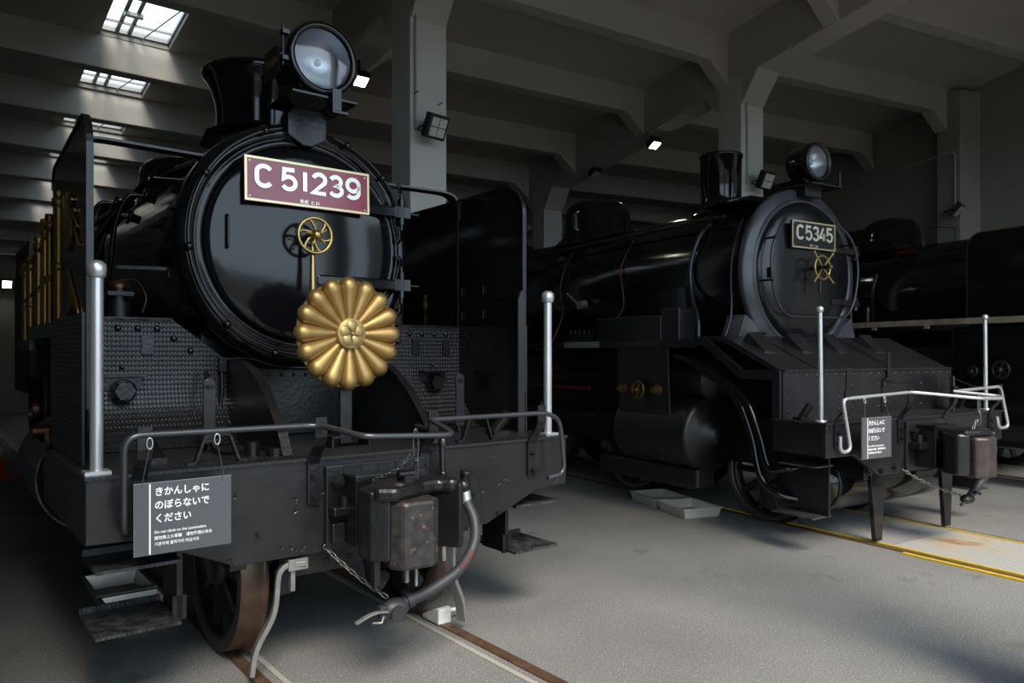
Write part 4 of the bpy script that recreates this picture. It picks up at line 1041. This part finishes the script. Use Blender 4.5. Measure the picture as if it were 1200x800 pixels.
for x in (-.80, .32): MB().hexa([sl(0,.001,x-.006), sl(0,.001,x+.006), sl(1,.001,x+.006), sl(1,.001,x-.006), sl(0,.008,x-.006), sl(0,.008,x+.006), sl(1,.008,x+.006), sl(1,.008,x-.006)]).build('apron_seam', GREY53, ap)
MB().tube(fillet([(-.95,1.12,1.775),(-.95,1.05,1.80),(-.75,1.05,1.80),(-.75,1.12,1.775)],.02), .008, 6).build('apron_handle', SATIN, ap)
for s in (-1, 1):
    side = [(1.40,1.765),(1.31,1.765),(.86,1.465),(.46,1.465),(.46,1.065),(.0,1.065),(.0,.985),(.54,.985),(.54,1.385),(.88,1.385),(1.33,1.69),(1.40,1.69)]
    MB().prism(side, 'x', s*1.29-.015, s*1.29+.015).build('valance', GREY53, E2)
    a, b = sorted((s*.75, s*1.30))
    MB().box(a,b,1.40,8.6,1.70,1.74).box(s*1.30-.012,s*1.30+.012,1.40,8.6,1.665,1.745).build('running_board', SATIN, E2)
    MB().box(s*1.312-.004,s*1.312+.004,2.85,3.5,1.675,1.74).build('bare_metal_patch', IRON, E2)
    x = 1.25*s
    p = MB().cyl((x-.005,.10,1.065),(x-.02,.10,1.93),.019,n=12).build('marker_post', SILVER, E2)
    MB().sphere((x-.02,.10,1.955),.03,12).build('post_cap', SILVER, p)
    MB().lathe([(.045,0),(.045,.012),(.02,.016)], (x-.005,.10,1.065), (0,0,1), 16).build('post_foot', SILVER, p)
    MB().cyl((x*.96,.33,1.07),(x*.93,.27,1.19),.032,n=12).box(x*.96-.05,x*.96+.05,.29,.37,1.065,1.085).build('flag_socket', SATIN, E2)
    # guard irons
    MB().prism([(s*.53-.10,.62),(s*.53+.10,.62),(s*.53+.06,.03),(s*.53-.03,.03)], 'y', .08, .12).build('guard_iron', BLACK, E2, bev=.004)
    # steps
    MB().box(s*1.15-.008,s*1.15+.008,.10,.60,.30,.80).build('step_hanger', SATIN, E2)
    a, b = sorted((s*1.10, s*1.33))
    MB().box(a,b,.10,.45,.70,.712).build('upper_step', STEP_T, E2); MB().box(a,b,.12,.52,.29,.302).build('lower_step', STEP_T, E2)
    spoked_wheel(E2, s*.566, 1.17, .47, s, tread=DULL); spoked_wheel(E2, s*.566, 3.10, .47, s, tread=DULL)
    for y in (5.0, 7.0, 9.0): spoked_wheel(E2, s*.566, y, .875, s, 16, tread=DULL)
    # cylinders and covers
    MB().cyl((s*1.0,1.55,.82),(s*1.0,2.55,.82),.36,n=36).cyl((s*.98,1.5,1.36),(s*.98,2.7,1.36),.21,n=28).build('cylinder_block', DULL, E2)
    MB().lathe([(0,1.40),(.10,1.40),(.10,1.44),(.16,1.45),(.17,1.48),(.33,1.49),(.365,1.52),(.365,1.56)], (s*1.0,0,.82), (0,1,0), 32).build('cylinder_cover', DULL, E2)
    MB().lathe([(0,1.38),(.10,1.38),(.12,1.42),(.19,1.44),(.215,1.47),(.215,1.52)], (s*.98,0,1.36), (0,1,0), 28).build('valve_cover', DULL, E2)
    cs = MB().prism([(1.78,1.66),(2.55,1.66),(2.5,.95),(2.36,.62),(1.85,.55),(1.75,1.0)], 'x', s*1.30-.012, s*1.30+.012).build('cylinder_cladding', DULL, E2, bev=.006)
    m = MB()
    for k in range(9): rivet(m, (s*1.312, 1.80+k*.085, .98), (s,0,0), .008); rivet(m, (s*1.312, 1.775, 1.02+k*.07), (s,0,0), .008)
    m.build('rivets', BLACK, cs, kind='stuff')
    handwheel(E2, 'brass_handwheel', (s*1.36,2.16,1.24), .085, .014, 6, BRASSD, ax=(s,0,0), hub=.025)
    for y in (1.90, 2.42): MB().lathe([(.05,0),(.05,.05),(.03,.055),(.03,.09),(0,.09)], (s*1.31,y,1.245), (s,0,0), 8, False).build('brass_union', BRASSD, E2)
    MB().box(min(s*.95,s*1.2),max(s*.95,s*1.2),1.5,3.0,.30,.50).build('tank_box', DULL, E2, bev=.03)
    # pipes sweeping down beside the steps
    for dy in (0, .09):
        MB().tube(smoothpath([(s*1.22,5.5,1.62),(s*1.22,2.6,1.60),(s*1.24,1.75,1.58),(s*1.25,1.30+dy*-.5,1.42),(s*1.25,.98-dy,1.22),(s*1.25,.80-dy,.90),(s*1.25,.70-dy,.55+dy),(s*1.22,.55-dy,.42+dy*2.5),(s*1.12,.40,.38+dy*3)]), .036, 10).build('injector_pipe', BLACK, E2)
    MB().cyl((s*.98,3.3,1.36),(s*.98,4.6,1.30),.03,n=10).box(s*1.05-.03,s*1.05+.03,3.2,8.6,.80,.93).cyl((s*1.1,4.3,1.0),(s*1.12,4.3,.7),.045,n=12).build('motion_rods', DULL, E2)
    MB().box(s*1.02-.01,s*1.02+.01,3.4,5.2,1.18,1.22).build('red_lining', REDM, E2)
    # boxes on the running board
    MB().box(min(s*1.05,s*1.2),max(s*1.05,s*1.2),2.0,3.05,1.74,2.0).box(min(s*.95,s*1.19),max(s*.95,s*1.19),1.75,2.0,1.74,2.06).build('toolbox', GREY53 if s > 0 else SATIN, E2, bev=.01)
    MB().prism([(1.95,2.06),(2.85,2.02),(2.75,2.25),(2.0,2.30)], 'x', s*.82-.06, s*.82+.14 if s < 0 else s*.82+.06).build('steam_pipe_cover', BLACK, E2)
    m = MB()
    for k in range(6): m.cyl((s*1.15,3.15+k*.09,1.74),(s*1.15,3.15+k*.09,1.86),.012,n=8).sphere((s*1.15,3.15+k*.09,1.87),.018,8)
    m.box(min(s*1.1,s*1.2),max(s*1.1,s*1.2),3.1,3.65,1.74,1.83).build('lubricator', DULL, E2)
    MB().tube([(s*.66,1.65,2.99),(s*.66,8.3,2.95)], .022, 10).build('boiler_handrail', DULL, E2)
    for y in (1.75, 3.2, 4.6, 6.2): MB().cyl((s*.66,y,2.98),(s*.56,y,2.96),.012,n=8).build('rail_stanchion', SATIN, E2)
    MB().tube(smoothpath([(s*.60,1.9,2.95),(s*.76,1.9,2.8),(s*.83,1.95,2.5),(s*.86,1.9,2.2),(s*.93,1.75,1.95),(s*.95,1.72,1.76)]), .022, 8).build('steam_pipe', RAILBAR, E2)
    MB().tube(smoothpath([(s*.62,1.45,2.94),(s*.78,1.4,2.7),(s*.84,1.4,2.4),(s*.86,1.38,2.0),(s*.95,1.38,1.76)]), .011, 6).build('thin_pipe', RAILBAR, E2)
    MB().tube(smoothpath([(s*.60,3.1,2.94),(s*.80,3.1,2.6),(s*.82,3.05,2.4),(s*.84,3.0,2.15),(s*.95,3.0,2.0)]), .009, 6).build('copper_pipe', COPPER, E2)
    MB().tube(smoothpath([(s*.60,4.3,2.94),(s*.81,4.25,2.6),(s*.80,4.3,2.35),(s*.84,4.2,2.1),(s*1.0,4.2,1.76)]), .009, 6).build('copper_pipe', COPPER, E2)
    MB().cyl((s*.82,3.75,2.22),(s*.92,3.75,2.20),.05,n=14).tube([(s*.92,3.75,2.20),(s*.95,3.95,2.36)], .012, 6).build('pale_valve_handle', IRON, E2)
MB().prism([(-.60,3.14),(-.45,3.2),(.45,3.2),(.60,3.14)], 'y', 1.5, 2.05).build('chimney_saddle', BLACK, E2)
# transverse air tank below the beam
tk = MB().lathe([(0,-.98),(.12,-.965),(.20,-.93),(.25,-.87),(.265,-.80),(.265,.80),(.25,.87),(.2,.93),(0,.98)], (0,.52,.50), (1,0,0), 36).build('air_tank', BLACK, E2)
MB().lathe([(.268,-.80),(.272,-.80),(.272,-.77),(.268,-.77)], (0,.52,.50), (1,0,0), 36).build('tank_band', SATIN, tk)
MB().box(-.7,-.62,.1,8,.55,1.0).box(.62,.7,.1,8,.55,1.0).box(-.7,.7,1.2,8,.9,1.6).build('main_frame', DULL, E2)
MB().prism([(-1.35,1.5),(1.35,1.5),(1.35,3.2),(.8,3.6),(-.8,3.6),(-1.35,3.2)], 'y', 8.5, 10.2).build('cab', DULL, E2)
MB().box(-1.3,1.3,10.5,15.5,1.0,3.0).build('tender', DULL, E2)
# coupling handrail (white-painted) and brackets
def h53(pts): return MB().tube(fillet(pts, .06, 5), .0145, 10).build('coupling_handrail', SILVER, E2)
h53([(-1.30,-.10,.97),(-1.30,-.10,.845),(-1.165,-.10,.85),(-1.27,-.10,1.255),(-.35,-.10,1.285),(.10,-.42,1.235),(.42,-.44,1.225),(.48,-.40,1.24),(.30,-.10,1.275)])
h53([(.30,-.10,1.275),(1.10,-.10,1.30),(1.25,-.10,.915),(1.07,-.10,.91),(1.04,-.10,1.02)])
for x in (-1.21, -.36, .33, 1.10):
    bo = MB().tube([(x,-.009,.86),(x,-.009,1.05),(x,-.03,1.10),(x,-.085,1.16),(x,-.10,1.20),(x,-.10,1.32)], 0, flat=(.062,.016), u0=(1,0,0)).build('rail_bracket', SATIN, E2, bev=.003)
    m = MB()
    for z in (.90, .98): bolt(m, (x,-.018,z), (0,-1,0), .017, .015)
    m.build('bracket_bolts', SATIN, bo, kind='stuff')
m = MB()
for x, z in ((-.80,.64),(-.62,.64),(-.44,.66),(-.55,.95),(-.55,.86),(.62,.9),(.72,.9)): bolt(m, (x,0,z), (0,-1,0), .026, .02)
m.build('beam_bolts', SATIN, E2, kind='stuff')
# coupler
cp = MB().box(-.29,.29,-.03,0,.62,1.03).build('coupler_pocket', GREY53, E2, bev=.008)
m = MB()
for s in (-1, 1):
    m.box(min(s*.12,s*.28),max(s*.12,s*.28),-.14,-.03,.80,.86); m.box(min(s*.11,s*.16),max(s*.11,s*.16),-.20,-.03,.66,1.0)
m.box(-.16,.16,-.20,-.03,.955,1.0).box(-.16,.16,-.20,-.03,.64,.68)
m.build('pocket_frame', SATIN, cp, bev=.008)
m = MB()
for s in (-1, 1):
    m = MB(); bolt(m, (s*.23,-.03,.95), (0,-1,0), .03, .05); m.build('pocket_bolt', SATIN, cp)
    MB().cyl((s*.205,-.085,.86),(s*.205,-.085,.92),.03,n=6).build('pocket_nut', SATIN, cp)
co = MB().box(-.09,.09,-.32,-.02,.73,.90).build('coupler', KNUCK2, E2, bev=.01)
MB().prism([(-.10,-.20),(-.22,-.30),(-.24,-.42),(-.16,-.48),(-.08,-.40),(.05,-.33),(.16,-.38),(.24,-.48),(.27,-.45),(.25,-.30),(.14,-.2)], 'z', .62, .96).build('coupler_head', SATIN, co, bev=.03)
MB().prism([(-.10,-.38),(-.13,-.50),(-.05,-.565),(.10,-.555),(.15,-.50),(.13,-.42),(.0,-.36)], 'z', .60, .93).build('knuckle', KNUCK2, co, bev=.02)
MB().prism([(-.20,-.34),(-.20,-.46),(-.06,-.50),(.10,-.52),(.2,-.46),(.2,-.3),(.05,-.22),(-.1,-.24)], 'z', .93, .985).build('head_top', SATIN, co, bev=.02)
for i, (z0, z1) in enumerate(((1.27,1.10), (1.13,1.0))):
    r = (z0-z1)/2
    MB().tube([(.12+(.016*cos(t) if i == 0 else 0), -.40+(.014*cos(t) if i else 0), (z0+z1)/2+r*sin(t)) for t in [2*PI*k/20 for k in range(20)]], .006, 6, closed=True).build('hanging_link', CHAINM, co)
chain(E2, 'chain', [(.10,-.40,1.06),(.02,-.40,.98),(-.10,-.42,.90),(-.16,-.45,.80)], CHAINM, .0045, .042, .015)
chain(E2, 'chain', [(-.33,-.01,.63),(-.24,-.1,.55),(-.10,-.22,.47),(.02,-.33,.42)], CHAINM, .0045, .042, .015)
hp = [(.40,-.36,.62),(.28,-.36,.55),(.12,-.36,.46),(.06,-.36,.42)]
ho = MB().tube(hp, .03, 12).build('brake_hose', RUBBER, E2)
MB().sphere((.02,-.36,.40), .05, 14, (1.5,1,.8)).cyl((-.08,-.36,.36),(.0,-.37,.40),.012,n=8).cyl((.06,-.40,.46),(.14,-.40,.44),.014,n=8).build('hose_coupling', DULL, ho)
safety_sign('grey do not climb sign hanging from the coupling rail of the C53 engine', O2, -1.065, -.685, .777, 1.10, -.13, portrait=True, rope=1.27)
bs = thing('safety_sign', 'small turned do not climb sign against the riveted plate of the C53', 'sign', O2[0], O2[1])
bd = MB().box(-.14,.14,-.004,.004,-.16,.16).build('board', SIGN, bs, loc=(1.02,.30,1.23), rot=(0,0,rad(35)))
for t, sz, zz in (('きかんしゃに', .030, .09), ('のぼらないで', .030, .045), ('ください', .030, .0)):
    text('lettering', t, sz, WHITE, bd, Matrix.Translation((-.09,-.0045,zz)) @ FRONT, .0005, .0008)
MB().tube([(1.0,.30,1.38),(1.0,.1,1.30),(1.0,-.09,1.29)], .002, 6).build('cord', CORD, bs)

# ================================================================ engine in the far stall, its front outside the picture
E3 = thing('steam_locomotive', 'dark steam locomotive with weathered white running board edge beside the right wall', 'locomotive', *O3)
MB().lathe([(.0,.3),(.84,.3),(.84,3.0),(.86,8.5),(0,8.5)], (0,0,2.42), (0,1,0), 56).build('boiler', BLACK, E3)
MB().lathe([(.56,3.2),(.47,3.32),(.45,3.42),(.43,3.55),(.38,3.65),(.28,3.72),(.14,3.75),(0,3.76)], (0,3.35,0), (0,0,1), 40).build('dome', BLACK, E3)
MB().prism([(3.35,3.0),(3.35,3.66),(8.0,3.55),(8.0,3.0)], 'x', -.36, .36).build('dome_casing', BLACK, E3, bev=.2)
MB().lathe([(.26,3.2),(.24,3.75),(.26,3.78)], (0,.65,0), (0,0,1), 30).build('chimney', BLACK, E3)
for s in (-1, 1):
    a, b = sorted((s*.80, s*1.35))
    MB().box(a,b,-.4,8.6,2.0,2.04).build('running_board', SATIN, E3)
    MB().box(s*1.35-.012,s*1.35+.012,-.4,8.6,1.985,2.06).build('running_board_edge', WBOARD, E3)
    for y in (1.8, 2.6): MB().box(s*1.35-.02,s*1.35+.02,y-.03,y+.03,1.94,1.99).build('edge_clip', WBOARD, E3)
    p = [(-.9,2.06),(-.9,3.05)] + [(-.8,3.14),(1.10,3.13)] + arc(1.10,2.95,.18,.18,90,0,6) + [(1.28,2.06)]
    df = MB().prism(p, 'x', s*1.30-.008, s*1.30+.008).build('smoke_deflector', BLACK, E3)
    MB().tube([(s*1.30,y,z) for y, z in p[2:]], 0, flat=(.02,.014)).build('edge_bead', BRASSD, df)
    MB().tube([(s*.72,.9,2.98),(s*.76,8,2.96)], .02, 8).build('boiler_handrail', SATIN, E3)
    handwheel(E3, 'handwheel', (s*1.34,.84,1.41), .10, .016, 6, GREY53, ax=(s,0,0), hub=.03)
    handwheel(E3, 'handwheel', (s*1.34,1.19,1.385), .055, .02, 4, DULL, ax=(s,0,0), hub=.03)
    cs = MB().box(s*1.22-.1,s*1.22+.1,.35,1.5,.60,1.95).build('cylinder_cladding', BLACK, E3, bev=.05)
    MB().cyl((s*1.0,.3,.80),(s*1.0,1.5,.80),.38,n=30).build('cylinder_block', BLACK, E3)
    for y in (-.1, 1.9): spoked_wheel(E3, s*.566, y, .45, s, tread=DULL)
    for y in (3.6, 5.5, 7.4): spoked_wheel(E3, s*.566, y, .87, s, 16, tread=DULL)
    MB().box(s*1.10-.02,s*1.10+.02,2.2,7.4,.95,1.05).cyl((s*1.1,2.2,1.0),(s*1.15,3.4,1.3),.03,n=8).build('motion_rods', SATIN, E3)
    MB().tube(smoothpath([(s*.80,3.0,2.8),(s*.90,3.0,2.5),(s*1.0,2.9,2.2),(s*1.1,2.8,2.05)]), .025, 8).cyl((s*1.0,3.0,2.04),(s*1.0,3.0,2.3),.05,n=12).cyl((s*1.0,3.3,2.04),(s*1.0,3.3,2.34),.05,n=12).build('valve_stand', SATIN, E3)
    MB().box(min(s*1.1,s*1.3),max(s*1.1,s*1.3),.2,.5,.35,.36).box(s*1.1-.01,s*1.1+.01,.3,.4,.35,1.9).build('step', SATIN, E3)
MB().tube([(-.05,2.78,3.24),(-.05,2.78,3.56),(-.05,2.27,3.45),(-.05,2.27,3.22)], .010, 6).build('lifting_frame', RAILBAR, E3)
MB().box(-.01,.01,-.14,.14,-.032,.032).build('number_board', REDM, E3, loc=(-.56,2.68,3.12), rot=(0,rad(-35),0))
MB().box(-1.34,1.34,-.42,-.38,.7,1.1).box(-.7,-.62,-.3,8,.5,1.1).box(.62,.7,-.3,8,.5,1.1).box(-.8,.8,.4,3,1.1,1.7).build('frame', DULL, E3)
